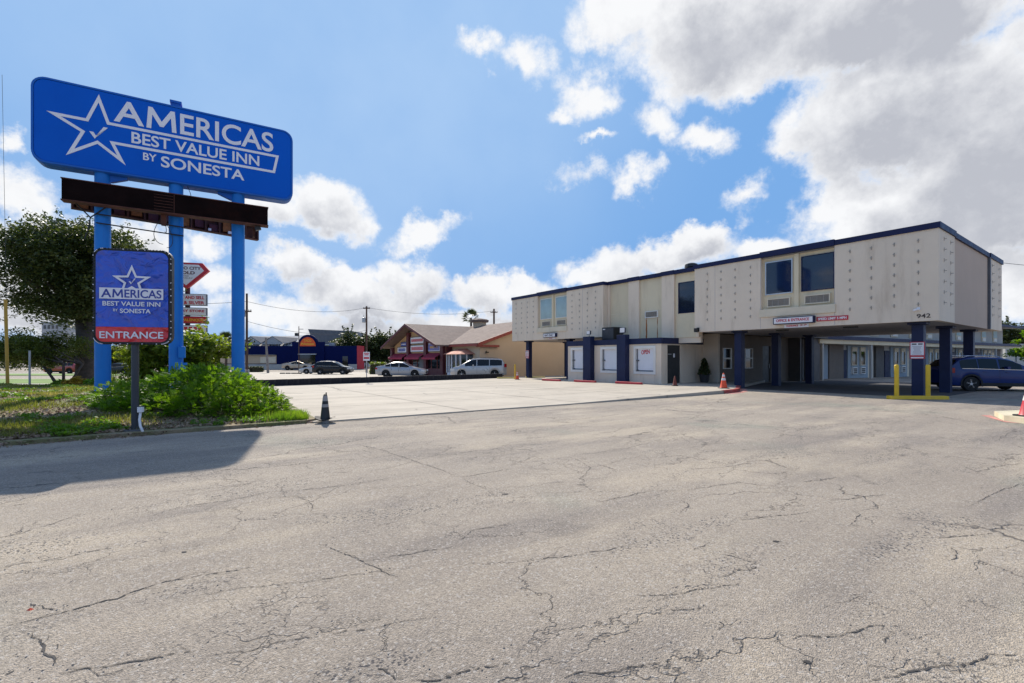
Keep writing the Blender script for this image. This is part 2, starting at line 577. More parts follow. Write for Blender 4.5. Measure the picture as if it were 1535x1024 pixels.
M = {}
M['asphalt'] = asphalt_mat()
M['concrete'] = concrete_mat('lot_concrete')
M['walk'] = concrete_mat('walk_concrete', (.52, .50, .46), (.44, .42, .38), False)
M['kerb'] = mat('kerb_stone', (.36, .25, .20), .9, var=.2, grime=(.22, .10, .07), gamt=.7, gscale=1.2, bump=.4)
M['kerb_red'] = mat('kerb_red_paint', (.34, .05, .045), .75, var=.25, grime=(.32, .27, .24), gamt=.7, gscale=3, bump=.3)
M['kerb_pink'] = mat('faded_red_paint', (.55, .24, .20), .85, var=.25, grime=(.45, .40, .36), gamt=.7, gscale=3)
M['kerb_cream'] = mat('cream_kerb_paint', (.62, .55, .38), .8, var=.2, grime=(.4, .35, .3), gscale=3)
M['soil'] = soil_mat()
M['crack'] = mat('crack_dirt_shade', (.055, .05, .047), .95, var=.3)  # crack dirt and the shadow in the gap, painted as one dark tone
M['lowwall'] = mat('dark_block_wall', (.030, .028, .034), .9, var=.35, vscale=.8, spec=.2, grime=(.075, .07, .07), gamt=.6, streak=True, bump=.4, bscale=12)
M['stucco'] = mat('grey_stucco', (.76, .635, .495), .85, var=.05, vscale=.35, bump=.18, bscale=70, grime=(.46, .36, .26), gamt=.6, gscale=.5, streak=True)
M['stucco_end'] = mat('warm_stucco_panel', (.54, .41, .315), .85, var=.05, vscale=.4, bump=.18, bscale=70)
M['cream'] = mat('cream_stucco', (.70, .60, .42), .85, var=.06, vscale=.4, bump=.15, bscale=70, grime=(.45, .36, .24), gamt=.4, gscale=.5, streak=True)
M['sill'] = mat('cream_ledge', (.70, .61, .46), .8, var=.06, grime=(.45, .38, .28), gamt=.35, streak=True)
M['soffit'] = mat('soffit_plaster', (.44, .40, .39), .85, var=.1, vscale=.5, grime=(.28, .25, .23), gamt=.5)
M['navy'] = mat('navy_paint', (.014, .021, .064), .5, var=.15, spec=.25, grime=(.03, .04, .07), gamt=.3)
M['navy_trim'] = mat('navy_fascia', (.012, .016, .062), .5, var=.15, spec=.25)
M['roof'] = mat('roof_membrane', (.30, .29, .28), .9)
M['tan_low'] = mat('lobby_wall_shaded_tan', (.17, .14, .115), .85, var=.08, bump=.15, bscale=60)  # lobby tan darkened so the colour carries the shade under the upper floor
M['white_frame'] = mat('white_window_frame', (.74, .72, .67), .5, var=.05)
M['alu'] = mat('window_aluminium', (.55, .55, .55), .35, .7, var=.08)
M['glass'] = glass_mat('dark_blue_glass', (.012, .02, .045))
M['glass_dark'] = glass_mat('black_glass', (.008, .009, .011), .06)
M['lobby_light'] = mat('lobby_front_stucco', (.60, .51, .41), .85, var=.06, bump=.15, bscale=60)
M['board'] = mat('white_window_board', (.72, .73, .76), .55, var=.06, vscale=.8)
M['curtain'] = mat('pale_curtain', (.42, .56, .58), .7, var=.1)
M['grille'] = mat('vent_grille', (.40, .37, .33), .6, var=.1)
M['grille_dark'] = mat('vent_slot', (.10, .09, .085), .7)
M['black'] = mat('black_paint', (.012, .012, .013), .45, var=.2)
M['rubber'] = mat('black_rubber', (.02, .02, .021), .8, var=.2)
M['rust'] = mat('rust_stain', (.34, .115, .035), .9, var=.3, vscale=6)
M['rust_dark'] = mat('rusty_cells', (.075, .022, .014), .8, var=.5, vscale=2.5, grime=(.16, .05, .03), gamt=.7, gscale=2)
M['steel'] = mat('galvanised_steel', (.42, .43, .44), .45, .6, var=.15)
M['grey_metal'] = mat('grey_metal', (.12, .125, .14), .5, .3, var=.15)
M['stud'] = mat('steel_bracket', (.36, .325, .28), .6, .3)
M['sign_blue'] = mat('sign_face_blue', (.003, .108, .56), .4, var=.04, vscale=.6, spec=.1, grime=(.001, .05, .40), gamt=.3, gscale=.4)
M['sign_edge'] = mat('sign_cabinet_blue', (.012, .12, .48), .45, var=.08, spec=.25)
M['pole_blue'] = mat('pole_blue_paint', (.010, .185, .60), .45, var=.08, vscale=1.0, spec=.3, grime=(.02, .10, .38), gamt=.35, streak=True)
M['letter'] = mat('white_lettering', (.80, .77, .80), .5, var=.03)
M['letter_blue'] = mat('blue_lettering', (.03, .05, .30), .4)
M['vinyl'] = vinyl_mat('wrinkled_blue_vinyl', (.030, .082, .48))
M['vinyl_red'] = vinyl_mat('wrinkled_red_vinyl', (.62, .03, .035))
M['led'] = mat('dead_led_board', (.008, .004, .004), .95, spec=.08, var=.4, vscale=1.5, grime=(.03, .009, .006), gamt=.6, gscale=1.2)
M['yellow'] = mat('yellow_paint', (.72, .46, .018), .5, var=.12, vscale=3, grime=(.35, .22, .05), gamt=.45, gscale=3)
M['yellow_dull'] = mat('amber_guard', (.52, .30, .035), .5, var=.1)
M['red'] = mat('red_paint', (.50, .035, .04), .6, var=.2, vscale=3, grime=(.28, .04, .04), gamt=.5, gscale=4)
M['orange'] = mat('cone_orange', (.80, .085, .02), .5, var=.08)
M['cone_old'] = mat('cone_faded_maroon', (.16, .035, .022), .7, var=.2)
M['cone_band'] = mat('cone_reflective_band', (.72, .68, .66), .4)
M['cone_band_dirty'] = mat('cone_dirty_band', (.30, .28, .27), .6, var=.2)
M['sign_white'] = mat('sign_white', (.78, .76, .77), .5, var=.03)
M['sign_red'] = mat('sign_red', (.52, .03, .045), .5, var=.08)
M['ink'] = mat('dark_ink', (.03, .025, .03), .6)
M['red_ink'] = mat('red_ink', (.55, .03, .05), .6)
M['maroon'] = mat('maroon_paint', (.10, .014, .02), .6, var=.15)
M['awning'] = mat('crimson_awning', (.30, .012, .05), .7, var=.1)
M['shop_tan'] = mat('shop_tan_stucco', (.53, .41, .28), .85, var=.05, vscale=.5, bump=.1)
M['shop_orange'] = mat('gable_orange_stucco', (.52, .33, .17), .85, var=.06)
M['shingle'] = mat('brown_shingles', (.165, .115, .095), .9, var=.15, vscale=1.2, grime=(.16, .12, .105), gamt=.5, gscale=1.6, bump=.5, bscale=18)
M['fascia_red'] = mat('rust_red_fascia', (.26, .045, .03), .6, var=.1)
M['taco_blue'] = mat('taco_navy_wall', (.003, .008, .062), .8, var=.1, spec=.1)
M['taco_red'] = mat('taco_red_wall', (.42, .012, .03), .7, var=.1)
M['taco_orange'] = mat('orange_sign_face', (.75, .10, .012), .5)
M['taco_yellow'] = mat('yellow_letters', (.80, .42, .03), .5)
M['wood'] = mat('pole_timber', (.085, .05, .035), .9, var=.25, vscale=4, bump=.4, bscale=25)
M['wood_grey'] = mat('weathered_pole_timber', (.22, .20, .185), .9, var=.25, vscale=4)
M['bark'] = mat('oak_bark', (.085, .065, .052), .95, var=.35, vscale=5, bump=.9, bscale=16)
M['apt_wall'] = mat('grey_siding', (.42, .42, .42), .8, var=.06)
M['apt_roof'] = mat('grey_shingle_roof', (.15, .155, .17), .9, var=.15)
M['leaf_oak'] = leaf_mat('oak_leaf', (.030, .046, .013), (.085, .108, .030), (.145, .155, .048), .3)
M['leaf_myrtle'] = leaf_mat('myrtle_leaf', (.07, .10, .018), (.15, .18, .04), (.22, .21, .06), .45)
M['leaf_bright'] = leaf_mat('bright_feathery_leaf', (.065, .145, .010), (.165, .285, .018), (.25, .35, .030), .5)
M['leaf_lime'] = leaf_mat('lime_leaf', (.10, .15, .014), (.21, .26, .035), (.30, .32, .05), .5)
M['leaf_dark'] = leaf_mat('dark_leaf', (.035, .05, .016), (.08, .10, .035), (.11, .12, .045), .3)
M['leaf_gold'] = leaf_mat('golden_leaf', (.22, .15, .012), (.42, .26, .02), (.50, .30, .03), .35)
M['grass'] = leaf_mat('grass_blade', (.11, .13, .022), (.26, .25, .07), (.44, .35, .17), .45, .7)
M['weed'] = leaf_mat('weed_leaf', (.07, .15, .012), (.16, .28, .025), (.26, .36, .04), .5)
M['litter'] = leaf_mat('dead_leaf', (.13, .075, .05), (.38, .29, .20), (.22, .13, .10), .1, .9)
M['palm'] = leaf_mat('palm_leaf', (.03, .05, .014), (.08, .10, .03), (.10, .11, .04), .25)
M['lawn_far'] = mat('far_lawn', (.15, .24, .05), .95, var=.25, vscale=.5)
M['wire'] = mat('wire_black', (.015, .015, .016), .6)
M['tyre'] = mat('tyre_rubber', (.014, .014, .015), .85)
M['rim'] = mat('alloy_rim', (.45, .45, .47), .3, .85)
M['lens_red'] = mat('tail_lens', (.35, .01, .012), .2)
M['lens_clear'] = mat('head_lens', (.65, .67, .70), .12, .2)
M['chrome'] = mat('chrome_trim', (.62, .63, .66), .15, .95)
M['car_glass'] = glass_mat('car_glass', (.006, .007, .009), .05, spec=.35)
M['wing_wall'] = mat('wing_pale_wall', (.44, .44, .42), .85, var=.05)
M['wing_blue'] = mat('wing_pale_blue_panel', (.28, .34, .39), .7, var=.05)
M['pot'] = mat('dark_pot', (.03, .03, .035), .6)


def car_paint(name, c, metal=.35):
    return mat(name, c, .32, metal, var=.02, coat=1.0)


# ------------------------------------------------------------------ lettering
def text(name, s, origin, ex, ey, w, h, m, parent, bold=.008, thick=.006, space=1.0):
    """flat lettering s whose lower left corner is origin; it fills w along ex and h along ey"""
    cu = bpy.data.curves.new(name, 'FONT')
    cu.body = s
    cu.size = 1
    cu.offset = bold
    cu.space_character = space
    cu.resolution_u = 6
    tmp = bpy.data.objects.new(name, cu)
    COL.objects.link(tmp)
    dg = bpy.context.evaluated_depsgraph_get()
    dg.update()
    me = bpy.data.meshes.new_from_object(tmp.evaluated_get(dg))
    bpy.data.objects.remove(tmp); bpy.data.curves.remove(cu)
    co = np.empty(len(me.vertices) * 3); me.vertices.foreach_get('co', co); co = co.reshape(-1, 3)
    lo, hi = co.min(0), co.max(0)
    o, ex, ey = Vector(origin), Vector(ex), Vector(ey)
    en = ex.cross(ey)
    fs = [tuple(p.vertices) for p in me.polygons]
    ed = {}
    for f in fs:
        for i in range(len(f)):
            a, b = f[i], f[(i + 1) % len(f)]
            k = (min(a, b), max(a, b))
            ed.setdefault(k, []).append((a, b))
    n = len(co)
    base = [o + ex * ((c[0] - lo[0]) / (hi[0] - lo[0]) * w) + ey * ((c[1] - lo[1]) / (hi[1] - lo[1]) * h) for c in co]
    mb = MB()
    vs = base + [b + en * thick for b in base]
    ff = [tuple(i + n for i in f) for f in fs]
    for k, q in ed.items():
        if len(q) == 1:
            a, b = q[0]
            ff.append((a, b, b + n, a + n))
    mb.add(vs, ff)
    bpy.data.meshes.remove(me)
    return mb.build(name, m, parent, fix=False)


def stroke(pts, width, closed=True):
    """outline of even width along a polyline, as quads in 2D"""
    pts = [Vector((p[0], p[1])) for p in pts]
    n = len(pts)
    outer, inner = [], []
    for i in range(n):
        p = pts[i]
        if closed or 0 < i < n - 1:
            a = (p - pts[i - 1]).normalized(); b = (pts[(i + 1) % n] - p).normalized()
            na, nb = Vector((-a.y, a.x)), Vector((-b.y, b.x))
            mt = (na + nb)
            mt = mt.normalized() if mt.length > 1e-6 else na
            l = min(width / 2 / max(.2, mt.dot(na)), width * 2.2)
        else:
            a = (pts[1] - pts[0]).normalized() if i == 0 else (pts[-1] - pts[-2]).normalized()
            mt = Vector((-a.y, a.x)); l = width / 2
        outer.append(p + mt * l); inner.append(p - mt * l)
    quads = []
    for i in range(n if closed else n - 1):
        j = (i + 1) % n
        quads.append((outer[i], outer[j], inner[j], inner[i]))
    return quads


def flat_polys(name, polys, o, ex, ey, t, m, parent):
    mb = MB()
    o, ex, ey = Vector(o), Vector(ex), Vector(ey)
    en = ex.cross(ey)
    for q in polys: mb.prism([(p[0], p[1]) for p in q], o, ex, ey, en, t)
    return mb.build(name, m, parent)


def rrect(x0, x1, z0, z1, r, n=6):
    pts = []
    for cx, cz, a0 in ((x1 - r, z1 - r, 0), (x0 + r, z1 - r, 90), (x0 + r, z0 + r, 180), (x1 - r, z0 + r, 270)):
        for k in range(n + 1):
            a = R(a0 + 90 * k / n)
            pts.append((cx + r * math.cos(a), cz + r * math.sin(a)))
    return pts


GLYPH_M = [(0, 0), (.06, 1), (.20, 1), (.50, .40), (.80, 1), (.94, 1), (1, 0), (.845, 0), (.81, .66), (.56, .16), (.44, .16), (.19, .66), (.155, 0)]


def americas(o, x, z, w, h, m, parent, thick):
    """the word with its wide splayed M"""
    k = w / 4.72
    text('lettering', 'A', (x, o, z), (1, 0, 0), (0, 0, 1), .80 * k, h, m, parent, bold=.015, thick=thick)
    MB().prism([(x + .86 * k + p[0] * .84 * k, z + p[1] * h) for p in GLYPH_M], (0, o, 0), (1, 0, 0), (0, 0, 1), (0, -1, 0), thick).build('lettering', m, parent)
    text('lettering', 'ERICAS', (x + 1.80 * k, o, z), (1, 0, 0), (0, 0, 1), 2.92 * k, h, m, parent, bold=.015, thick=thick)

# ------------------------------------------------------------------ ground, lot, kerbs
def sheet(name, poly, m, off=0.0, step=None, zf=None, kind='structure', parent=None, skirt=0.0):
    """flat polygon laid on the falling ground, cut where the fall changes"""
    bm = bmesh.new()
    f = bm.faces.new([bm.verts.new((p[0], p[1], 0)) for p in poly])
    bmesh.ops.triangulate(bm, faces=[f])
    cuts = [((0, 40, 0), (0, 1, 0)), ((0, 75, 0), (0, 1, 0))]
    if step:
        xs = [p[0] for p in poly]; ys = [p[1] for p in poly]
        k = math.ceil(min(xs) / step) * step
        while k < max(xs): cuts.append(((k, 0, 0), (1, 0, 0))); k += step
        k = math.ceil(min(ys) / step) * step
        while k < max(ys): cuts.append(((0, k, 0), (0, 1, 0))); k += step
    for co, no in cuts:
        bmesh.ops.bisect_plane(bm, geom=bm.verts[:] + bm.edges[:] + bm.faces[:], plane_co=co, plane_no=no, dist=1e-5)
    for v in bm.verts:
        v.co.z = (zf or gz)(v.co.x, v.co.y) + off
    bmesh.ops.recalc_face_normals(bm, faces=bm.faces)
    for q in bm.faces:
        if q.normal.z < 0: q.normal_flip()
    if skirt:
        bnd = [e for e in bm.edges if len(e.link_faces) == 1]
        r = bmesh.ops.extrude_edge_only(bm, edges=bnd)
        for v in [g for g in r['geom'] if isinstance(g, bmesh.types.BMVert)]: v.co.z -= skirt
    me = bpy.data.meshes.new(name); bm.to_mesh(me); bm.free()
    me.materials.append(m)
    o = bpy.data.objects.new(name, me); COL.objects.link(o)
    if kind and parent is None: o['kind'] = kind
    if parent: o.parent = parent
    return o


def clamp(v, a=0.0, b=1.0): return max(a, min(b, v))
def lotz(x, y): return gz(x, y) + .03 + .11 * clamp((x - 2) / 7)


ground = sheet('asphalt_ground', [(-400, -120), (400, -120), (400, 40), (400, 900), (-400, 900)], M['asphalt'])
LOT = [(-4.6, 10.8), (9.4, 20.75), (10.35, 21.6), (11.0, 22.6), (11.5, 23.7), (11.95, 24.6), (12.7, 25.6), (14.0, 27.4), (15.6, 29.6), (18, 33), (10, 46), (4, 46), (-.8, 39.9), (-14.2, 25.9)]
lot = sheet('concrete_lot', LOT, M['concrete'], zf=lotz, step=2.0, skirt=.2)
# saw joints across the pale lot
A0 = Vector((-4.6, 10.8, 0))
jn = MB()
def lot_line(a, b, wd):
    n = 40
    dr_ = (b - a).normalized(); nr = Vector((-dr_.y, dr_.x, 0)) * wd
    for i in range(n):
        p_, q_ = a + (b - a) * (i / n), a + (b - a) * ((i + 1) / n)
        jn.add([(v.x, v.y, lotz(v.x, v.y) + .004) for v in (p_ + nr, p_ - nr, q_ - nr, q_ + nr)], [(0, 1, 2, 3)])
for k in (3.4, 7.0, 10.6, 14.2):
    lot_line(A0 + VW * k + VU * .5, A0 + VW * k + VU * 15.2, .013)
for k in (4.2, 8.6, 13.0):
    lot_line(A0 + VU * k + VW * .1, A0 + VU * k + VW * 17.5, .013)
jo = jn.build('saw_joint', M['crack'], fix=False); jo.parent = lot; jo['kind'] = 'stuff'
backlot = sheet('concrete_back_lot', [(-.65, 40.1), (-14.1, 26.1), (-26, 26.1), (-40, 50), (-60, 66), (-60, 78), (20, 78), (20, 58), (9, 44)], M['concrete'], .012)
back_road = sheet('cross_street', [(-120, 79), (60, 79), (60, 88), (-120, 88)], M['asphalt'], .012)

# dark sheet under the upper floor, the drive-through's shade put into its colour
M['drive_shade'] = mat('underpass_shade_floor', (.075, .068, .066), .9, var=.3, vscale=.6, grime=(.04, .036, .036), gamt=.7, gscale=.5, bump=.3, bscale=60)
sheet('drive_through_shade', [tuple((Vector((16.45, 18.0, 0)) + VU * a + VW * b)[:2]) for a, b in ((.1, .1), (12.3, .1), (16, 3.5), (16, 9.6), (3.1, 10.8), (.1, 8.0))], M['drive_shade'], .006)
# faded red kerb round the end of the concrete lot
kp = LOT[1:7]
mb = MB()
for i in range(len(kp) - 1):
    a, b = Vector((*kp[i], 0)), Vector((*kp[i + 1], 0))
    d = (b - a).normalized(); nrm = Vector((d.y, -d.x, 0))
    z0, z1 = lotz(a.x, a.y), lotz(b.x, b.y)
    e = nrm * .03
    q = nrm * -.14
    mb.add([a + e + Vector((0, 0, z0 - .3)), b + e + Vector((0, 0, z1 - .3)), b + e + Vector((0, 0, z1 + .006)), a + e + Vector((0, 0, z0 + .006)),
            a + q + Vector((0, 0, z0 + .006)), b + q + Vector((0, 0, z1 + .006))], [(0, 1, 2, 3), (3, 2, 5, 4)])
tag(mb.build('painted_kerb', M['kerb_red']), kind='structure')
mb = MB()
for i in range(len(kp) - 1):
    a, b = Vector((*kp[i], 0)), Vector((*kp[i + 1], 0))
    d = (b - a).normalized(); nrm = Vector((d.y, -d.x, 0))
    mb.add([a + nrm * .04, b + nrm * .04, b + nrm * (.36 + .05 * (i % 2)), a + nrm * (.36 - .04 * (i % 2))], [(0, 1, 2, 3)])
mb.v = [(v[0], v[1], gz(v[0], v[1]) + .005) for v in mb.v]
tag(mb.build('faded_gutter_paint', M['kerb_pink']), kind='structure')

# lawn island with its kerb; the soil swells towards the middle
KA, KB = Vector((-12.0, 5.2, 0)), Vector((-4.75, 10.7, 0))


def kerb_dist(x, y):
    d = (KB - KA).normalized()
    p = Vector((x, y, 0)) - KA
    return d.x * p.y - d.y * p.x


def side_dist(x, y):
    a, b = Vector((-4.6, 10.8, 0)), Vector((-14.2, 25.9, 0))
    d = (b - a).normalized(); p = Vector((x, y, 0)) - a
    return d.x * p.y - d.y * p.x


def islandz(x, y):
    k = max(0, min(kerb_dist(x, y), side_dist(x, y)))
    s = clamp(k / 4.5)
    fade = clamp((26 - y) / 6)
    return gz(x, y) + .07 + (.30 * s * s * (3 - 2 * s)) * fade + .035 * math.sin(x * 1.7 + y) * math.sin(y * 1.3 - x * .6) * s


ISL = [(-8.5, 7.9), (-4.75, 10.72), (-4.65, 11.1), (-14.2, 25.9), (-15, 27), (-60, 27), (-60, 14)]
island = sheet('lawn_island', ISL, M['soil'], zf=islandz, step=.6, skirt=.25)
mb = MB()
for a, b, w in (((-8.75, 7.78), (-4.62, 10.86), .15), ((-4.62, 10.86), (-14.25, 26.0), .13)):
    a, b = Vector((*a, 0)), Vector((*b, 0))
    n = 26
    d = (b - a).normalized(); nr = Vector((d.y, -d.x, 0))
    pts = [a + (b - a) * (i / n) + nr * rnd.uniform(-.012, .012) for i in range(n + 1)]
    for i in range(n):
        p, q = pts[i], pts[i + 1] - d * .008
        zp = gz(p.x, p.y); h = .035 + rnd.uniform(-.018, .012)
        vs = [p, q, q - nr * w, p - nr * w]
        mb.add([v + Vector((0, 0, zp - .15)) for v in vs] + [v + Vector((0, 0, zp + h)) for v in vs],
               [(0, 3, 2, 1), (4, 5, 6, 7), (0, 1, 5, 4), (1, 2, 6, 5), (2, 3, 7, 6), (3, 0, 4, 7)])
tag(mb.build('island_kerb', M['kerb'], bevel=.01), kind='structure')

drive = sheet('concrete_driveway_apron', [(-8.55, 7.75), (-8.15, 7.3), (-7.3, 6.6), (-6.6, 5.85), (-5.75, 5.1), (-5.1, 4.2), (-4.75, 3.6), (-9, 1.5), (-20, 8), (-14, 10.5)], M['walk'], .014, skirt=.05)
# worn yellow line at the edge of the apron
sheet('yellow_edge_line', [(-5.35, 4.6), (-5.2, 4.45), (-4.7, 3.55), (-4.9, 3.5)], M['yellow'], .019)
# street to the left of the lot
sheet('sidewalk', [(-120, 25.2), (-19, 25.2), (-19, 28.8), (-120, 28.8)], M['walk'], .07)
sheet('grass_verge', [(-120, 28.85), (-22, 28.85), (-24, 37), (-120, 37)], M['lawn_far'], .05)
sheet('side_street', [(-160, 37.05), (-24, 37.05), (-30, 49), (-160, 49)], M['asphalt'], .02)
sheet('far_grass_verge', [(-160, 49.05), (-34, 49.05), (-40, 62), (-160, 62)], M['lawn_far'], .06)
sheet('far_sidewalk', [(-160, 62.05), (-44, 62.05), (-44, 65), (-160, 65)], M['walk'], .07)


# dirt gathered along the edge of the pale lot
rc = random.Random(3)
ed = MB()
ea, eb = Vector((-4.5, 10.82, 0)), Vector((9.4, 20.70, 0))
dr_ = (eb - ea).normalized(); nr_ = Vector((dr_.y, -dr_.x, 0))
pw_ = 0.05
for i in range(220):
    p_, q_ = ea + (eb - ea) * (i / 220), ea + (eb - ea) * ((i + 1) / 220)
    nw = max(.015, min(.16, pw_ + rc.gauss(0, .02)))
    ed.add([(v.x, v.y, gz(v.x, v.y) + .004) for v in (p_ + nr_ * .0, q_ + nr_ * .0, q_ + nr_ * nw, p_ + nr_ * pw_)], [(0, 1, 2, 3)])
    pw_ = nw
tag(ed.build('gutter_dirt', mat('edge_dirt', (.13, .105, .085), .95, var=.4, vscale=3), fix=False), kind='stuff')


# the long cracks one can follow across the asphalt
def crack_path(pts, w, jag=.035, seed=0):
    r = random.Random(seed)
    P = [gp(*p) for p in pts]
    out = []
    for i in range(len(P) - 1):
        a, b = P[i], P[i + 1]
        L = (b - a).length
        n = max(2, int(L / .022))
        d = (b - a).normalized(); nr = Vector((-d.y, d.x, 0))
        o = 0.0
        for k in range(n):
            o = o * .9 + r.uniform(-1, 1) * jag
            out.append((a + (b - a) * (k / n) + nr * o * math.sin(math.pi * min(1, (k + .5) / n * 1.0)) ** .5, nr))
    m_ = MB()
    N = len(out)
    for i in range(N - 1):
        t0 = math.sin(math.pi * i / N) ** .5 if N > 1 else 1
        ww = w * t0 * r.uniform(.2, 1.3)
        p, n0 = out[i]; q, n1 = out[i + 1]
        if r.random() < .10: continue
        vs = [p + n0 * ww, p - n0 * ww, q - n1 * ww, q + n1 * ww]
        m_.add([(v.x, v.y, gz(v.x, v.y) + .003) for v in vs], [(0, 1, 2, 3)])
    return m_


CR = [([(0, 942), (45, 930), (92, 919), (175, 898), (215, 882), (262, 870), (320, 860), (385, 850)], .016),
      ([(92, 919), (72, 912), (40, 905)], .011), ([(40, 950), (62, 965), (70, 985), (82, 1000)], .013),
      ([(82, 1012), (130, 1001), (215, 990), (300, 975)], .012),
      ([(0, 806), (40, 797), (85, 783), (130, 768)], .009), ([(0, 852), (60, 842), (130, 828), (185, 818)], .010),
      ([(230, 772), (270, 760), (335, 752), (380, 743), (405, 737)], .011), ([(405, 737), (450, 735), (510, 728), (585, 717)], .013),
      ([(465, 768), (468, 757), (452, 748), (446, 744)], .009),
      ([(530, 665), (575, 675), (620, 691), (665, 706), (690, 716)], .012), ([(620, 691), (590, 700), (555, 706)], .009), ([(620, 691), (655, 682), (685, 680)], .009),
      ([(690, 716), (735, 708), (768, 702)], .013), ([(690, 716), (720, 730), (742, 745)], .008),
      ([(475, 815), (510, 828), (545, 842), (572, 856), (600, 866)], .011), ([(545, 842), (620, 830), (690, 818)], .009),
      ([(688, 812), (705, 796), (740, 790), (768, 782)], .010),
      ([(840, 682), (890, 680), (940, 672), (985, 660)], .011), ([(870, 716), (885, 702), (870, 692), (850, 684)], .010), ([(885, 702), (930, 690), (980, 680)], .007),
      ([(985, 737), (1030, 735), (1072, 728), (1110, 722)], .012), ([(1018, 770), (1032, 757), (1020, 749)], .009), ([(890, 754), (930, 746), (985, 735)], .010),
      ([(1235, 751), (1280, 747), (1330, 741)], .009), ([(1275, 788), (1290, 772), (1275, 764)], .009), ([(1090, 783), (1150, 775), (1225, 765)], .010),
      ([(768, 842), (840, 836), (900, 826), (960, 815)], .009), ([(945, 894), (1005, 892), (1060, 883), (1110, 874)], .010), ([(1070, 866), (1100, 856), (1140, 848)], .009),
      ([(1380, 807), (1440, 804), (1490, 799)], .010), ([(1418, 842), (1436, 830), (1422, 820)], .010), ([(1430, 692), (1465, 708), (1490, 700), (1535, 694)], .011),
      ([(1060, 823), (1110, 838), (1150, 850)], .008), ([(1065, 812), (1035, 824)], .007), ([(1180, 960), (1230, 955), (1290, 944), (1350, 938)], .010),
      ([(1325, 968), (1342, 950), (1322, 940)], .010), ([(838, 1019), (900, 1010), (960, 1000), (1010, 990)], .011), ([(960, 917), (1040, 914), (1100, 906)], .008),
      ([(1075, 948), (1085, 936), (1070, 928)], .008), ([(1290, 1020), (1370, 1005), (1460, 992), (1535, 980)], .012), ([(0, 1018), (30, 1000)], .011),
      ([(1450, 760), (1500, 735), (1535, 725)], .010), ([(1490, 662), (1510, 650), (1535, 645)], .010), ([(80, 690), (180, 683), (300, 672), (360, 668)], .006),
      ([(560, 1000), (590, 1012), (610, 1022)], .011), ([(600, 1019), (690, 1008), (768, 994)], .011), ([(250, 900), (380, 880), (520, 862), (640, 846)], .006), ([(300, 985), (420, 962), (560, 942), (660, 925)], .007)]
mb = MB()
for i, (pts, w) in enumerate(CR):
    c = crack_path(pts, w * .42, .011, i); mb.add(c.v, c.f)
    c = crack_path(pts, w * .16, .03, i + 90); mb.add(c.v, c.f)
rc = random.Random(5)
for (hx, hy, s) in ((757, 741, .035), (1162, 812, .028), (1211, 993, .022), (275, 828, .022)):
    p = gp(hx, hy)
    mb.add([(p.x + s * rc.uniform(.55, 1.25) * math.cos(k * .785), p.y + s * .6 * math.sin(k * .785), p.z + .0035) for k in range(8)], [tuple(range(8))])
cr = mb.build('long_cracks', M['crack'], fix=False)
cr.parent = ground; cr['kind'] = 'stuff'
# crumbs and pebbles lying along the cracks
mb = MB()
for pts, w in CR:
    for k in range(16):
        i = rc.randrange(len(pts) - 1); f = rc.random()
        p = gp(pts[i][0] * (1 - f) + pts[i + 1][0] * f, pts[i][1] * (1 - f) + pts[i + 1][1] * f)
        x, y = p.x + rc.gauss(0, .10), p.y + rc.gauss(0, .10)
        s = rc.uniform(.002, .006); z = gz(x, y)
        mb.add([(x - s, y - s, z), (x + s, y - s * .6, z), (x + s * .7, y + s, z), (x - s * .8, y + s * .8, z), (x, y, z + s * 1.1)], [(0, 1, 4), (1, 2, 4), (2, 3, 4), (3, 0, 4)])
g = tag(mb.build('gravel_crumbs', mat('gravel_grey', (.20, .18, .16), .9, var=.4), fix=False), kind='stuff')
# a scrap of orange plastic on the asphalt
p = gp(45, 914)
mb = MB(); mb.add([(-.016, -.008, 0), (.010, -.013, 0), (.017, .006, 0), (-.005, .013, 0), (0, 0, .012)], [(0, 1, 4), (1, 2, 4), (2, 3, 4), (3, 0, 4), (3, 2, 1, 0)])
tag(mb.build('plastic_scrap', M['orange'], loc=p), 'small scrap of orange plastic lying beside a crack in the asphalt', 'litter')

# ------------------------------------------------------------------ low dark wall behind the concrete lot
wl = thing('low_block_wall', 'long low dark concrete block wall along the far side of the pale concrete lot', 'wall', (-14.35, 25.75, 0), math.atan2(14, 13.4))
LW = 19.6
nb = 30
bl = MB(); bl.box(0, LW / nb - .012, 0, .22, 0, .40)
b0 = None
for i in range(nb):
    x, y = -14.35 + 13.4 / 19.38 * i * LW / nb, 25.75 + 14 / 19.38 * i * LW / nb
    zz = gz(x, y)
    if b0 is None:
        b0 = bl.build('block', M['lowwall'], wl, bevel=.012); b0.location = (0, 0, zz)
    else:
        share(b0, wl, (i * LW / nb, 0, zz + rnd.uniform(-.008, .008)))
mb = MB(); mb.box(0, LW, .02, .20, -.9, 0.06)
mb.build('footing', M['lowwall'], wl)

# ------------------------------------------------------------------ motel
P0 = (16.45, 18.0, 0)
mo = thing('motel_building', 'two-storey grey stucco motel whose upper floor rides over a drive-through on navy columns', 'motel', P0, ANG)
ZB, ZF, ZT = 2.87, 6.44, 6.67
w = MB()
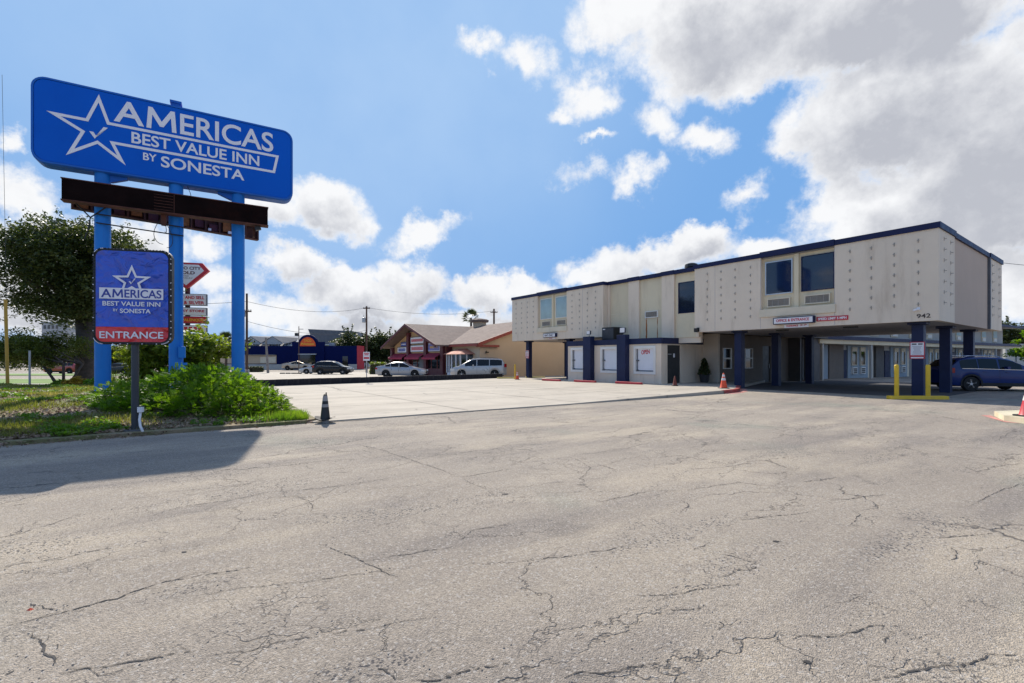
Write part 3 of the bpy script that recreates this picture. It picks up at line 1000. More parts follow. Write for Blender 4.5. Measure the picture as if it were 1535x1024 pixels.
# upper floor, front: the block over the entrance, butted piece by piece
w.box(0, .2, 0, 3.52, ZB, ZF); w.box(0, .2, 6.74, 10.43, ZB, ZF); w.box(0, .2, 3.52, 6.74, ZB, 3.45)
w.box(.6, .8, 10.43, 17.4, 2.3, ZF)
w.box(0, .2, 17.4, 21.1, ZB, ZF); w.box(0, .2, 24.56, 28.1, ZB, ZF); w.box(0, .2, 21.1, 24.56, ZB, 3.45)
w.box(.2, .6, 10.23, 10.43, ZB, ZF); w.box(.2, .6, 17.4, 17.6, ZB, ZF)
w.box(.2, 12.3, 27.9, 28.1, ZB, ZF); w.box(12.1, 12.3, .2, 27.9, ZB, ZF)
w.box(.2, 2.4, 0, .2, ZB, ZF); w.box(9.2, 12.3, 0, .2, ZB, ZF)
w.build('wall', M['stucco'], mo)
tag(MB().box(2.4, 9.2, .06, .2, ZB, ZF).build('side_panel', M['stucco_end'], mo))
MB().box(9.10, 9.24, -.05, .06, ZB, ZF).build('downpipe', M['grey_metal'], mo)
for y0, y1 in ((12.07, 12.955), (14.69, 15.56), (10.435, 10.62), (17.2, 17.39)):
    MB().box(.42, .6, y0, y1, 2.62, ZF).build('pilaster', M['stucco'], mo)
tag(MB().box(.545, .598, 12.96, 14.685, 2.62, ZF).build('cream_panel', M['cream'], mo))
tag(MB().box(.545, .598, 15.565, 17.195, 2.62, ZF).build('cream_panel', M['cream'], mo))
cp = MB(); cp.box(.545, .598, 10.625, 12.065, 2.62, 4.06); cp.box(.545, .598, 10.625, 12.065, 5.9, ZF); cp.box(.545, .598, 11.86, 12.065, 4.06, 5.9); cp.box(.545, .598, 10.625, 10.76, 4.06, 5.9)
cp.build('cream_panel', M['cream'], mo)
MB().box(.53, .545, 15.57, 17.19, 4.38, 4.41).build('panel_joint', M['sill'], mo)
MB().box(.53, .545, 12.965, 14.68, 3.86, 3.885).build('panel_joint', M['sill'], mo)
# soffit, roof and parapet edge
MB().box(.2, 12.1, .2, 10.43, ZB + .012, ZB + .15).build('soffit', M['soffit'], mo)
MB().box(.2, 12.1, 17.6, 27.9, ZB + .012, ZB + .15).build('soffit', M['soffit'], mo)
rb = MB(); rb.box(.1, 12.2, .1, 10.33, ZF - .06, ZF + .08); rb.box(.62, 12.2, 10.335, 17.495, ZF - .06, ZF + .08); rb.box(.1, 12.2, 17.5, 28.0, ZF - .06, ZF + .08); rb.build('roof', M['roof'], mo)
f = MB()
f.box(-.06, .1, -.06, 3.5, ZF, ZT); f.box(-.10, .1, 3.5, 6.76, ZF - .01, ZT + .035); f.box(-.06, .1, 6.76, 10.49, ZF, ZT)
f.box(.36, .6, 10.49, 12.05, ZF, ZT); f.box(.34, .6, 12.05, 12.97, ZF - .005, ZT + .02); f.box(.36, .6, 12.97, 14.67, ZF, ZT); f.box(.34, .6, 14.67, 15.58, ZF - .005, ZT + .02); f.box(.36, .6, 15.58, 17.34, ZF, ZT)
f.box(-.06, .1, 17.34, 21.08, ZF, ZT); f.box(-.10, .1, 21.08, 24.58, ZF - .01, ZT + .035); f.box(-.06, .1, 24.58, 28.16, ZF, ZT)
f.box(.1, 2.42, -.06, .1, ZF, ZT); f.box(2.42, 9.18, -.02, .14, ZF, ZT - .015); f.box(9.18, 12.36, -.06, .1, ZF, ZT)
f.box(12.2, 12.36, .1, 28.16, ZF, ZT); f.box(.1, 12.2, 28.0, 28.16, ZF, ZT)
f.box(.1, .36, 10.33, 10.49, ZF, ZT); f.box(.1, .36, 17.34, 17.5, ZF, ZT)
f.build('roof_fascia', M['navy_trim'], mo)


def pane_window(parent, x, y0, y1, z0, z1, pm, fm, fw=.05, name='window', proud=.03, divide=0, curtain=None):
    """window facing -x (motel front), glass set back in its frame"""
    b = MB()
    b.box(x - proud, x + .05, y0, y0 + fw, z0, z1); b.box(x - proud, x + .05, y1 - fw, y1, z0, z1)
    b.box(x - proud, x + .05, y0 + fw, y1 - fw, z0, z0 + fw); b.box(x - proud, x + .05, y0 + fw, y1 - fw, z1 - fw, z1)
    o = b.build(name, fm, parent)
    MB().box(x + .008, x + .03, y0 + fw, y1 - fw, z0 + fw, z1 - fw).build('pane', pm, o)
    return o


def ac_unit(parent, x, y0, y1, z0, z1, dark=False):
    b = MB()
    b.box(x - .09, x, y0, y0 + .05, z0, z1); b.box(x - .09, x, y1 - .05, y1, z0, z1)
    b.box(x - .09, x, y0 + .05, y1 - .05, z0, z0 + .05); b.box(x - .09, x, y0 + .05, y1 - .05, z1 - .05, z1)
    o = b.build('air_conditioner', M['white_frame'] if dark else M['sill'], parent)
    MB().box(x - .03, x, y0 + .05, y1 - .05, z0 + .05, z1 - .05).build('backing', M['grille_dark'], o)
    g = MB()
    n = int((z1 - z0 - .1) / .035)
    for k in range(n):
        zz = z0 + .05 + (k + .5) * (z1 - z0 - .1) / n
        g.obox((x - .055, (y0 + y1) / 2, zz), (.02, 0, -.008), (0, (y1 - y0) / 2 - .052, 0), (.001, 0, .006))
    for k in range(1, 4):
        yy = y0 + (y1 - y0) * k / 4
        g.box(x - .085, x - .078, yy - .008, yy + .008, z0 + .05, z1 - .05)
    g.build('grille', M['grille'], o)
    return o


for base, flip in ((3.52, 0), (21.1, 1)):
    wd = 3.22 if not flip else 3.46
    MB().box(.2, .32, base, base + wd, 3.45, ZF).build('recess_panel', M['cream'], mo)
    MB().box(-.07, .2, base - .06, base + wd + .06, 3.45, 3.83).build('window_ledge', M['sill'], mo, bevel=.01)
    MB().box(.10, .2, base + wd * .47, base + wd * .53, 3.84, ZF - .012).build('mullion', M['cream'], mo)
    ya, yb = (base + .06, base + 1.42), (base + 1.80, base + 3.08 if not flip else base + 3.30)
    if not flip:
        pane_window(mo, .17, ya[0], ya[1], 4.55, 6.2, M['glass'], M['navy_trim'], .03)
        pane_window(mo, .17, yb[0], yb[1], 4.55, 6.2, M['glass'], M['alu'], .05)
    else:
        for y0, y1 in (ya, yb):
            q = pane_window(mo, .17, y0, y1, 4.5, 6.16, M['curtain'], M['white_frame'], .05)
            pl = MB()
            for k in range(11):
                yy = y0 + .08 + (y1 - y0 - .16) * k / 10
                pl.tube([(.172, yy, 4.56), (.172, yy, 6.1)], .02, 6)
            pl.build('curtain_fold', M['curtain'], q, smooth=True)
    for y0, y1 in (ya, yb):
        c = (y0 + y1) / 2
        ac_unit(mo, .2, c - .54, c + .54, 3.93, 4.36)
pane_window(mo, .55, 10.76, 11.86, 4.06, 5.9, M['glass'], M['navy_trim'], .04)
ac = ac_unit(mo, .545, 13.28, 14.25, 3.95, 4.38, True)
for y0, y1, z0 in ((14.14, 14.24, 2.64), (13.33, 13.37, 2.64)):
    s = MB()
    n = 9
    pts = [(y0 + rnd.uniform(-.015, .015), z0 + (3.94 - z0) * k / n) for k in range(n + 1)] + [(y1 + rnd.uniform(-.015, .015), z0 + (3.94 - z0) * k / n) for k in range(n, -1, -1)]
    s.prism(pts, (.5445, 0, 0), (0, 1, 0), (0, 0, 1), (-1, 0, 0), .003)
    s.build('rust_stain', M['rust'], mo)

# rows of steel brackets on the upper walls
sb = MB(); sb.box(-.012, 0, -.018, .018, -.075, .075); sb.box(-.07, -.012, -.011, .011, -.011, .011); sb.box(-.08, -.07, -.05, .03, -.012, .012)
proto = None
spots = []
for y in (.61, 1.375, 2.15, 2.92, 7.26, 8.07, 8.85, 9.65, 18.1, 18.9, 19.7, 20.5, 25.1, 25.9, 26.7, 27.5):
    for k in range(7): spots.append((0, y, 6.06 - .42 * k, 0))
for x in (.75, 1.75, 9.85, 11.5):
    for k in range(7): spots.append((x, 0, 6.12 - .42 * k, math.pi / 2))
for (x, y, z, rz) in spots:
    if proto is None:
        proto = sb.build('bracket', M['stud'], mo); proto.location = (x, y, z); proto.rotation_euler = (0, 0, rz)
    else: share(proto, mo, (x, y, z), rz)

for y in (3.505, 6.755, 9.2, 19.4, 26.0):
    MB().box(-.004, 0, y - .008, y + .008, ZB + .02, ZF - .02).build('panel_joint', M['soffit'], mo)
# columns
cb = MB(); cb.box(-.19, .19, -.19, .19, -.5, ZB - .10); cb.box(-.30, .30, -.30, .30, ZB - .10, ZB + .012)
c0 = None
for x, y in ((.78, .78), (4.9, .78), (9.4, .78), (.78, 8.25), (4.9, 8.25), (9.4, 8.25), (.78, 26.7), (.78, 21.6), (5.2, 26.7), (9.6, 26.7), (9.6, 21.6)):
    if c0 is None: c0 = cb.build('column', M['navy'], mo, bevel=.012); c0.location = (x, y, 0)
    else: share(c0, mo, (x, y, 0))

# ground floor: lobby, its windows and doors
lb = MB()
MB().box(3.2, 3.4, 10.9, 11.93, -.7, ZB + .05).build('lobby_front_wall', M['lobby_light'], mo)
lb.box(3.4, 3.73, 10.9, 11.1, -.7, ZB + .01); lb.box(4.73, 6.36, 10.9, 11.1, -.7, ZB + .01); lb.box(7.35, 8.73, 10.9, 11.1, -.7, ZB + .01); lb.box(9.84, 12.5, 10.9, 11.1, -.7, ZB + .01)
for a, b in ((3.73, 4.73), (6.36, 7.35)):
    lb.box(a, b, 10.9, 11.1, -.7, .73); lb.box(a, b, 10.9, 11.1, 2.04, ZB + .01)
lb.box(8.73, 9.84, 10.9, 11.1, 2.25, ZB + .01)
lb.build('lobby_wall', M['tan_low'], mo)
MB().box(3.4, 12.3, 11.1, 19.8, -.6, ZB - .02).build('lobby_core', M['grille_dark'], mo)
for a, b in ((3.73, 4.73), (6.36, 7.35)):
    fr = MB()
    for z0, z1 in ((.73, 1.385), (1.385, 2.04)):
        fr.box(a, a + .05, 10.86, 10.98, z0, z1); fr.box(b - .05, b, 10.86, 10.98, z0, z1); fr.box(a + .05, b - .05, 10.86, 10.98, z0, z0 + .05); fr.box(a + .05, b - .05, 10.86, 10.98, z1 - .05, z1)
    fo = fr.build('window', M['white_frame'], mo)
    MB().box(a + .05, b - .05, 10.94, 10.96, .78, 1.335).build('pane', M['glass_dark'], fo)
    MB().box(a + .05, b - .05, 10.94, 10.96, 1.435, 1.99).build('pane', M['glass_dark'], fo)
dr = MB().box(8.78, 9.79, 10.97, 11.02, -.3, 2.25).build('door', M['black'], mo)
MB().box(9.68, 9.72, 10.92, 10.97, .7, 1.0).build('handle', M['steel'], dr)
# passage between the lobby and the room wing, its shade put into dark walls
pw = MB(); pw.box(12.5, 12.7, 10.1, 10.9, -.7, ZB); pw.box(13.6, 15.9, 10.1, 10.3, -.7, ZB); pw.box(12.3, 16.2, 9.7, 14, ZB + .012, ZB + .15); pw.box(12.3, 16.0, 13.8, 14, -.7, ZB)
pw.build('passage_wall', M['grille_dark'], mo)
# annex under the middle bay
an = MB()
AX, AY0, AY1 = -1.0, 11.93, 19.86
wins = ((12.34, 13.88), (15.13, 16.65), (18.0, 19.5))
ys = [AY0] + [q for p in wins for q in p] + [AY1]
for i in range(0, len(ys), 2): an.box(AX, AX + .2, ys[i], ys[i + 1], -.7, 2.25)
for a, b in wins: an.box(AX, AX + .2, a, b, -.7, .48); an.box(AX, AX + .2, a, b, 2.09, 2.25)
an.box(AX + .2, -.42, AY0, AY0 + .2, -.7, 2.25); an.box(.88, 3.2, AY0, AY0 + .2, -.7, 2.25); an.box(-.42, .88, AY0, AY0 + .2, 2.18, 2.25)
an.box(AX + .2, 3.2, AY1 - .2, AY1, -.7, 2.25)
an.build('annex_wall', M['stucco'], mo)
MB().box(AX + .1, 3.2, AY0 + .1, AY1 - .1, 2.26, 2.5).build('annex_roof', M['roof'], mo)
fa = MB(); fa.box(AX - .06, AX + .12, AY0 - .06, AY1 + .06, 2.25, 2.6); fa.box(AX + .12, 3.2, AY0 - .06, AY0 + .12, 2.25, 2.6)
fa.build('annex_fascia', M['navy'], mo)
for a, b in ((14.27, 14.96), (17.25, 17.95)):
    MB().box(AX - .4, AX + .0, a, b, -.7, 2.86).build('annex_pilaster', M['navy'], mo, bevel=.01)
for i, (a, b) in enumerate(wins):
    fr = MB()
    for y0, y1, z0, z1 in ((a - .04, a + .11, .44, 2.13), (b - .11, b + .04, .44, 2.13), (a + .11, b - .11, .44, .59), (a + .11, b - .11, 1.98, 2.13)):
        fr.box(AX - .05, AX + .1, y0, y1, z0, z1)
    fo = fr.build('service_window', M['white_frame'], mo)
    MB().box(AX + .08, AX + .1, a + .11, b - .11, .59, 1.98).build('board', M['board'], fo)
    tr = MB(); tr.box(AX + .04, AX + .08, b - .20, b - .16, .62, 1.95); tr.box(AX + .04, AX + .08, a + .14, b - .14, .62, .67)
    tr.box(AX + .01, AX + .08, b - .30, b - .14, 1.22, 1.30); tr.box(AX + .01, AX + .08, b - .26, b - .14, .6, .70)
    tr.build('sash_track', M['grey_metal'], fo)
    if i == 0:
        text('lettering', 'OPEN', (AX + .078, 13.42, 1.62), (0, -1, .08), (0, 0, 1), .62, .26, M['red_ink'], fo, bold=.025)
do = MB().box(-.40, .86, AY0 + .06, AY0 + .11, -.5, 2.17).build('annex_door', M['black'], mo)
MB().box(-.32, .0, AY0 + .02, AY0 + .06, 1.62, 1.66).build('closer_arm', M['steel'], do)
MB().box(.22, .34, AY0 + .03, AY0 + .06, 1.45, 1.68).build('notice', M['sign_white'], do)
# numerals on the front
text('house_number', '942', (-.004, .66, 2.99), (0, -1, 0), (0, 0, 1), .42, .17, M['ink'], mo, bold=.01)
# lamps fixed to the motel
for x, y, z in ((0, 10.2, 3.0), (.6, 16.95, 2.95)):
    l = MB(); l.box(x - .05, x, y - .07, y + .07, z - .12, z + .12); l.box(x - .22, x - .05, y - .03, y + .03, z - .03, z + .03); l.box(x - .30, x - .16, y - .09, y + .09, z - .14, z + .08)
    l.build('wall_lamp', M['black'], mo, bevel=.01)
for y, z in ((14.6, 3.02), (17.55, 3.0)):
    big = y < 15
    hh = .17 if big else .13
    l = MB(); l.tube([(AX - .2, y, 2.86), (AX - .2, y, z - .05)], .025); l.obox((AX - .22, y, z + .12), (.06, 0, 0), (0, hh * 1.2, 0), (.02, 0, hh))
    fo = l.build('floodlight', M['grey_metal'], mo)
    MB().obox((AX - .287, y, z + .12), (.006, 0, 0), (0, hh * 1.05, 0), (.002, 0, hh * .85)).build('lens', M['sign_white'], fo)
for y in (3.2, 6.2):
    MB().box(1.5, 1.8, y, y + .5, ZB - .05, ZB + .012).build('soffit_lamp', M['black'], mo)
MB().box(.9, 1.2, 22.6, 23.1, ZB - .05, ZB + .012).build('soffit_lamp', M['black'], mo)
cmr = MB(); cmr.tube([(-.16, .72, 3.30), (0, .60, 3.36)], .045, 10); cmr.box(-.03, 0, .55, .65, 3.3, 3.42)
cmr.build('security_camera', M['sign_white'], mo)
cd = MB().box(1.5, 2.1, 11.5, 12.2, ZF + .08, ZF + .5)
rv = MB().lathe([(.28, 0), (.28, .25), (.38, .28), (.36, .45), (.2, .52)], 14, c=(1.0, 11.3, ZF + .08)).build('roof_vent', M['black'], mo)

# things fixed on, standing on or near the motel
ca = thing('air_condenser', 'black condenser unit standing on the annex roof against the cream bay', 'air conditioner', (P0[0], P0[1], 0), ANG)
MB().box(-.5, .4, 16.0, 17.05, 2.62, 3.46).build('casing', M['black'], ca, bevel=.02)
g = MB()
for k in range(16): g.box(-.512, -.5, 16.06 + k * .06, 16.085 + k * .06, 2.7, 3.38)
g.build('grille', M['grey_metal'], ca)
MB().box(-.515, -.50, 16.75, 16.95, 3.30, 3.36).build('name_plate', M['sign_white'], ca)

sg = thing('entrance_sign', 'white box sign lettered office and entrance in red on the motel wall over the drive-through', 'sign', (P0[0], P0[1], 0), ANG)
MB().box(-.22, 0, 4.27, 6.05, 3.04, 3.36).build('cabinet', M['navy'], sg)
MB().box(-.226, -.219, 4.31, 6.01, 3.075, 3.325).build('face', M['sign_white'], sg)
text('lettering', 'OFFICE & ENTRANCE', (-.228, 5.90, 3.15), (0, -1, 0), (0, 0, 1), 1.45, .135, M['red_ink'], sg, bold=.02)
sg = thing('clearance_sign', 'small white clearance board under the lettered box sign over the drive-through', 'sign', (P0[0], P0[1], 0), ANG)
MB().box(-.03, 0, 4.55, 5.62, 2.86, 3.025).build('board', M['sign_white'], sg)
text('lettering', 'CLEARANCE', (-.032, 5.52, 2.91), (0, -1, 0), (0, 0, 1), .52, .085, M['red_ink'], sg, bold=.03)
text('numerals', "9'- 7\"", (-.032, 4.90, 2.91), (0, -1, 0), (0, 0, 1), .27, .085, M['red_ink'], sg, bold=.03)
sg = thing('speed_limit_sign', 'narrow red board lettered speed limit 5 mph in white on the motel wall', 'sign', (P0[0], P0[1], 0), ANG)
MB().box(-.03, 0, 2.98, 4.22, 3.09, 3.29).build('board', M['sign_red'], sg)
text('lettering', 'SPEED LIMIT 5 MPH', (-.032, 4.16, 3.135), (0, -1, 0), (0, 0, 1), 1.12, .11, M['sign_white'], sg, bold=.035)
sg = thing('exit_sign', 'small white box sign over the open bay at the far motel end', 'sign', (P0[0], P0[1], 0), ANG)
MB().box(-.22, 0, 22.15, 23.6, 3.03, 3.33).build('cabinet', M['navy'], sg)
MB().box(-.226, -.219, 22.19, 23.56, 3.06, 3.30).build('face', M['sign_white'], sg)
text('lettering', 'EXIT ONLY', (-.228, 23.40, 3.11), (0, -1, 0), (0, 0, 1), 1.05, .14, M['ink'], sg, bold=.02)
MB().box(-.03, 0, 22.35, 23.2, 2.88, 3.01).build('board', M['sign_white'], sg)
sl = MB()
for k in range(5): sl.box(-.034, -.03, 22.72 + k * .09, 22.77 + k * .09, 2.92, 2.98)
sl.build('board_print', M['red_ink'], sg)
for (y, lab) in ((.78, 'white notice with red border fixed to the column behind the yellow guard'), (26.7, 'small white notice on the navy column at the far end of the motel')):
    sg = thing('parking_notice', lab, 'sign', (P0[0], P0[1], 0), ANG)
    MB().box(.570, .588, y - .24, y + .24, 1.38, 2.07).build('board', M['sign_red'], sg)
    MB().box(.566, .569, y - .21, y + .21, 1.53, 2.04).build('face', M['sign_white'], sg)
    MB().box(.566, .569, y - .20, y + .20, 1.405, 1.455).build('strip', M['sign_white'], sg)
    b = MB()
    b.box(.5635, .5655, y + .02, y + .17, 1.955, 2.005); b.box(.5635, .5655, y - .17, y - .03, 1.955, 2.005)
    b.build('heading_print', M['ink'], sg)
    b = MB()
    for k in range(9):
        q = rnd.uniform(.10, .18)
        b.box(.5635, .5655, y - q, y + q, 1.56 + k * .04, 1.575 + k * .04)
    b.build('fine_print', M['red_ink'] if y > 5 else mat('grey_print', (.35, .3, .34), .6), sg)

# wheel stops in front of the annex
ws = None
wsl = ('red painted wheel stop beneath the service window lettered open', 'red painted wheel stop before the middle service window', 'red painted wheel stop at the open bay end of the annex')
for i, (u, v) in enumerate(((-2.35, 13.2), (-2.25, 16.9), (-2.2, 20.3))):
    p = Vector(P0) + VU * u + VW * v
    o = thing('wheel_stop', wsl[i], 'wheel stop', (p.x, p.y, lotz(p.x, p.y)), ANG, 'red wheel stops before the annex')
    if ws is None:
        b = MB(); b.prism([(-.11, 0), (.11, 0), (.075, .13), (-.075, .13)], (0, -.95, 0), (1, 0, 0), (0, 0, 1), (0, 1, 0), 1.9)
        ws = b.build('bar', M['red'], o, bevel=.015)
        pn = MB(); pn.tube([(0, -.6, .1), (0, -.6, .138)], .02); pn.tube([(0, .6, .1), (0, .6, .138)], .02)
        pin = pn.build('anchor_pin', M['steel'], o)
    else:
        share(ws, o, (0, 0, 0)); share(pin, o, (0, 0, 0))

# yellow column guard
gd = thing('column_guard', 'yellow steel guard of two posts on a floor beam before the front motel column', 'guard rail', (15.3, 17.62, gz(15.3, 17.6)), R(-3))
MB().prism([(-.13, 0), (.13, 0), (.11, .13), (-.11, .13)], (-1.05, 0, 0), (0, 1, 0), (0, 0, 1), (1, 0, 0), 2.1).build('floor_beam', M['yellow'], gd, bevel=.015)
pb = MB(); pb.tube([(0, 0, .12), (0, 0, 1.27)], .075, 14); pb.lathe([(.075, 0), (.06, .025), (.03, .04)], 14, c=(0, 0, 1.27))
q = pb.build('post', M['yellow'], gd, smooth=True, angle=40); q.location = (-.72, .05, 0)
share(q, gd, (.42, .05, 0))

# second storey wing across the courtyard
WO = (23.6, 35.4, 0)
wa = math.atan2(.508, .861)
wg = thing('room_wing', 'long pale two-storey room wing with dark walkway edge seen through the drive-through', 'motel wing', WO, wa)
LWG = 48
wm = MB()
wm.box(0, LWG, 1.5, 8.5, -1.0, 2.84); wm.box(0, LWG, 1.5, 8.5, 3.12, 5.2)
wm.build('wall', M['wing_wall'], wg)
MB().box(-.4, LWG + .4, 0, 8.5, 2.86, 3.10).build('walkway', M['soffit'], wg)
MB().box(-.45, LWG + .45, -.08, -.005, 2.84, 3.14).build('walkway_fascia', M['navy_trim'], wg)
MB().box(-.4, LWG + .4, .05, .25, 2.52, 2.855).build('walkway_beam', M['cream'], wg)
MB().box(-.5, LWG + .6, -.2, 8.8, 5.22, 5.34).build('roof', M['roof'], wg)
MB().box(-.55, LWG + .65, -.28, -.205, 5.16, 5.42).build('roof_fascia', M['navy_trim'], wg)
pt = MB(); pt.box(-.09, .09, .06, .24, -1, 2.51)
p0 = None
for k in range(7):
    x = 0.1 + k * 7.9
    if p0 is None: p0 = pt.build('post', M['wing_wall'], wg); p0.location = (x, 0, 0)
    else: share(p0, wg, (x, 0, 0))


def wing_room(x):
    """one pair of rooms: pale blue bay, two windows with air conditioners, doors either side"""
    out = []
    o = MB().box(x, x + 3.6, 1.38, 1.495, -.55, 2.5).build('bay_panel', M['wing_blue'], wg)
    for a in (x + .55, x + 2.05):
        fr = MB(); fr.box(a, a + .07, 1.28, 1.38, .75, 2.35); fr.box(a + .83, a + .9, 1.28, 1.38, .75, 2.35); fr.box(a + .07, a + .83, 1.28, 1.38, .75, .82); fr.box(a + .07, a + .83, 1.28, 1.38, 1.98, 2.35)
        q = fr.build('window', M['sill'], wg)
        MB().box(a + .07, a + .83, 1.34, 1.36, .82, 1.98).build('pane', M['glass_dark'], q)
        c = MB(); c.box(a + .05, a + .85, 1.24, 1.38, .02, .62)
        u = c.build('air_conditioner', M['white_frame'], wg)
        g2 = MB()
        for i in range(4):
            for j in range(3): g2.box(a + .13 + i * .16, a + .26 + i * .16, 1.225, 1.24, .08 + j * .16, .2 + j * .16)
        g2.build('grille', M['grille_dark'], u)
    d = MB().box(x + 3.7, x + 4.7, 1.42, 1.495, -.5, 2.1).build('door', M['sill'], wg)
    d = MB().box(x - 1.1, x - .1, 1.42, 1.495, -.5, 2.1).build('door', M['navy'], wg)
    MB().box(x + 5.0, x + 6.6, 1.30, 1.495, -.6, 2.5).build('stair_screen', M['grille_dark'], wg)


MB().box(.2, .9, 1.3, 1.495, -.6, 2.5).build('end_panel', M['wing_blue'], wg)
MB().box(1.0, 1.6, 1.42, 1.495, -.5, 2.1).build('door', M['navy'], wg)
MB().box(1.7, 3.6, 1.38, 1.495, -.6, 2.5).build('bay_panel', M['wing_blue'], wg)
MB().box(3.65, 6.0, 1.30, 1.495, -.6, 2.5).build('stair_screen', M['tan_low'], wg)
for k in range(5): wing_room(6.9 + k * 8.2)
for k in range(11):
    a = 3 + k * 4.1
    q = MB().box(a, a + 1.5, 1.42, 1.495, 3.4, 5.0).build('window', M['sill'], wg)
    MB().box(a + .08, a + 1.42, 1.395, 1.42, 3.95, 4.92).build('pane', M['curtain'], q)
    MB().box(a + .2, a + 1.2, 1.36, 1.42, 3.48, 3.84).build('air_conditioner', M['white_frame'], q)

# ------------------------------------------------------------------ the tall pole sign
SO_ = (-14.89, 14.5, 0)
sa = math.atan2(.509, .861)
SX, SY = Vector((.861, .509, 0)).normalized(), Vector((-.509, .861, 0)).normalized()
ps = thing('pole_sign', 'tall blue motel sign on three poles with star and white lettering', 'pole sign', SO_, sa)
EX, EZ = (1, 0, 0), (0, 0, 1)
cab = MB(); cab.prism(rrect(-.05, 7.36, 7.52, 10.25, .36), (0, .56, 0), EX, EZ, (0, -1, 0), .52)
cabo = cab.build('cabinet', M['sign_edge'], ps, bevel=.05)
fc = MB(); fc.prism(rrect(.02, 7.29, 7.61, 10.17, .30), (0, .04, 0), EX, EZ, (0, -1, 0), .035)
fc.build('face', M['sign_blue'], ps, bevel=.012)
rim = MB()
for q in stroke(rrect(-.01, 7.32, 7.575, 10.205, .33), .055): rim.prism([(p.x, p.y) for p in q], (0, .04, 0), EX, EZ, (0, -1, 0), .05)
rim.build('retainer', M['sign_edge'], ps)
YF = (0, .001, 0)
STAR = [(1.57, 9.92), (1.81, 9.165), (6.81, 9.165), (6.69, 8.55), (1.91, 8.55), (2.15, 8.01), (1.54, 8.48), (.87, 8.01), (1.18, 8.74), (.48, 9.14), (1.28, 9.14)]
flat_polys('star_outline', stroke(STAR, .088), YF, EX, EZ, .006, M['letter'], ps)
flat_polys('check_mark', [[(1.33, 8.79), (1.43, 8.79), (1.49, 8.68), (1.80, 9.01), (1.68, 9.01), (1.48, 8.80), (1.47, 8.60)]] and
           [[(1.33, 8.79), (1.44, 8.79), (1.50, 8.68), (1.47, 8.58)], [(1.47, 8.58), (1.50, 8.68), (1.80, 9.01), (1.69, 9.01)]], YF, EX, EZ, .006, M['letter'], ps)
americas(0, 1.95, 9.285, 4.72, .73, M['letter'], ps, .006)
text('lettering', 'BEST VALUE INN', (2.41, 0, 8.66), EX, EZ, 3.79, .385, M['letter'], ps, bold=.018)
text('lettering', 'BY', (2.72, 0, 8.16), EX, EZ, .37, .25, M['letter'], ps, bold=.018)
text('lettering', 'SONESTA', (3.21, 0, 8.02), EX, EZ, 2.50, .385, M['letter'], ps, bold=.018)
for x in (1.617, 3.61, 5.51):
    wx, wy = SO_[0] + .861 * x - .509 * .28, SO_[1] + .509 * x + .861 * .28
    p = MB(); p.tube([(x, .28, islandz(wx, wy) - .3), (x, .28, 7.55)], .215, 20)
    p.build('pole', M['pole_blue'], ps, smooth=True, angle=50)
for x in (1.617, 5.51):
    p = MB(); p.prism([(0, 0), (.45, 0), (.45, -.06), (.05, -.22), (0, -.22)], (x + .2 if x < 3 else x - .2, .2, 7.52), (1 if x < 3 else -1, 0, 0), EZ, (0, 1, 0), .16)
    p.build('gusset', M['sign_edge'], ps)
p = MB(); p.box(3.48, 3.74, .2, .42, 10.25, 10.42); p.box(3.44, 3.78, .16, .46, 10.42, 10.5)
p.build('pole_cap', M['sign_edge'], ps)
lead = MB()
LX0, LX1 = .735, 6.47
bd = MB(); bd.box(LX0, LX1, -.30, .02, 6.40, 7.05)
bo = bd.build('message_board', M['led'], ps, bevel=.01)
fr = MB()
fr.box(LX0 - .02, LX1 + .02, -.32, .03, 7.05, 7.08); fr.box(LX0 - .02, LX1 + .02, -.33, .03, 6.37, 6.40)
fr.build('edge_trim', M['rust_dark'], bo)
gr = MB()
gr.box(3.60, 3.615, -.309, -.301, 6.41, 7.04)
for k in range(6): gr.box(3.05, 3.58, -.306, -.301, 6.46 + k * .1, 6.472 + k * .1)
tag(gr.build('module_joint', M['rust_dark'], bo), kind='stuff')
# the second board stands at an angle behind the first, its open back towards us
VA = R(17)
bb = MB(); LB = LX1 - LX0
bb.box(0, LB, .22, .30, 6.38, 7.03); bb.box(0, LB, 0, .22, 6.97, 7.03); bb.box(0, LB, 0, .22, 6.36, 6.40)
for k in range(13): bb.box(k * (LB - .05) / 12, k * (LB - .05) / 12 + .05, .0, .22, 6.40, 6.97)
bo2 = bb.build('message_board', M['rust_dark'], ps); bo2.location = (LX0 + .05, .55, 0); bo2.rotation_euler = (0, 0, VA)
for k in range(11):
    q = MB().box(.12 + k * .48, .42 + k * .48, .12, .2, 6.44 + .06 * (k % 2), 6.86 - .08 * (k % 3)).build('loose_module', M['rust'] if k % 3 == 0 else M['maroon'], bo2)
for q in ((3.9, 4.0, .02, .1, 6.41, 6.5), (4.6, 4.72, .02, .1, 6.42, 6.52), (5.1, 5.2, .0, .1, 6.41, 6.48)): MB().box(*q).build('lamp_cap', M['letter'], bo2)
rd = MB()
rd.tube([(1.5, .0, 6.13), (3.85, .0, 6.02), (3.85, .02, 5.72), (1.5, .0, 5.84)], .022, 6)
rd.build('conduit', M['wire'], ps)
rd = MB()
rd.tube([(1.0, -.05, 6.4), (1.35, .05, 6.0), (1.30, .05, 5.6), (1.2, .1, 5.3)], .022, 6); rd.tube([(1.75, .05, 6.4), (1.35, .05, 6.0)], .02, 6)
rd.build('bracket_arm', M['wire'], ps)
cbm = MB()
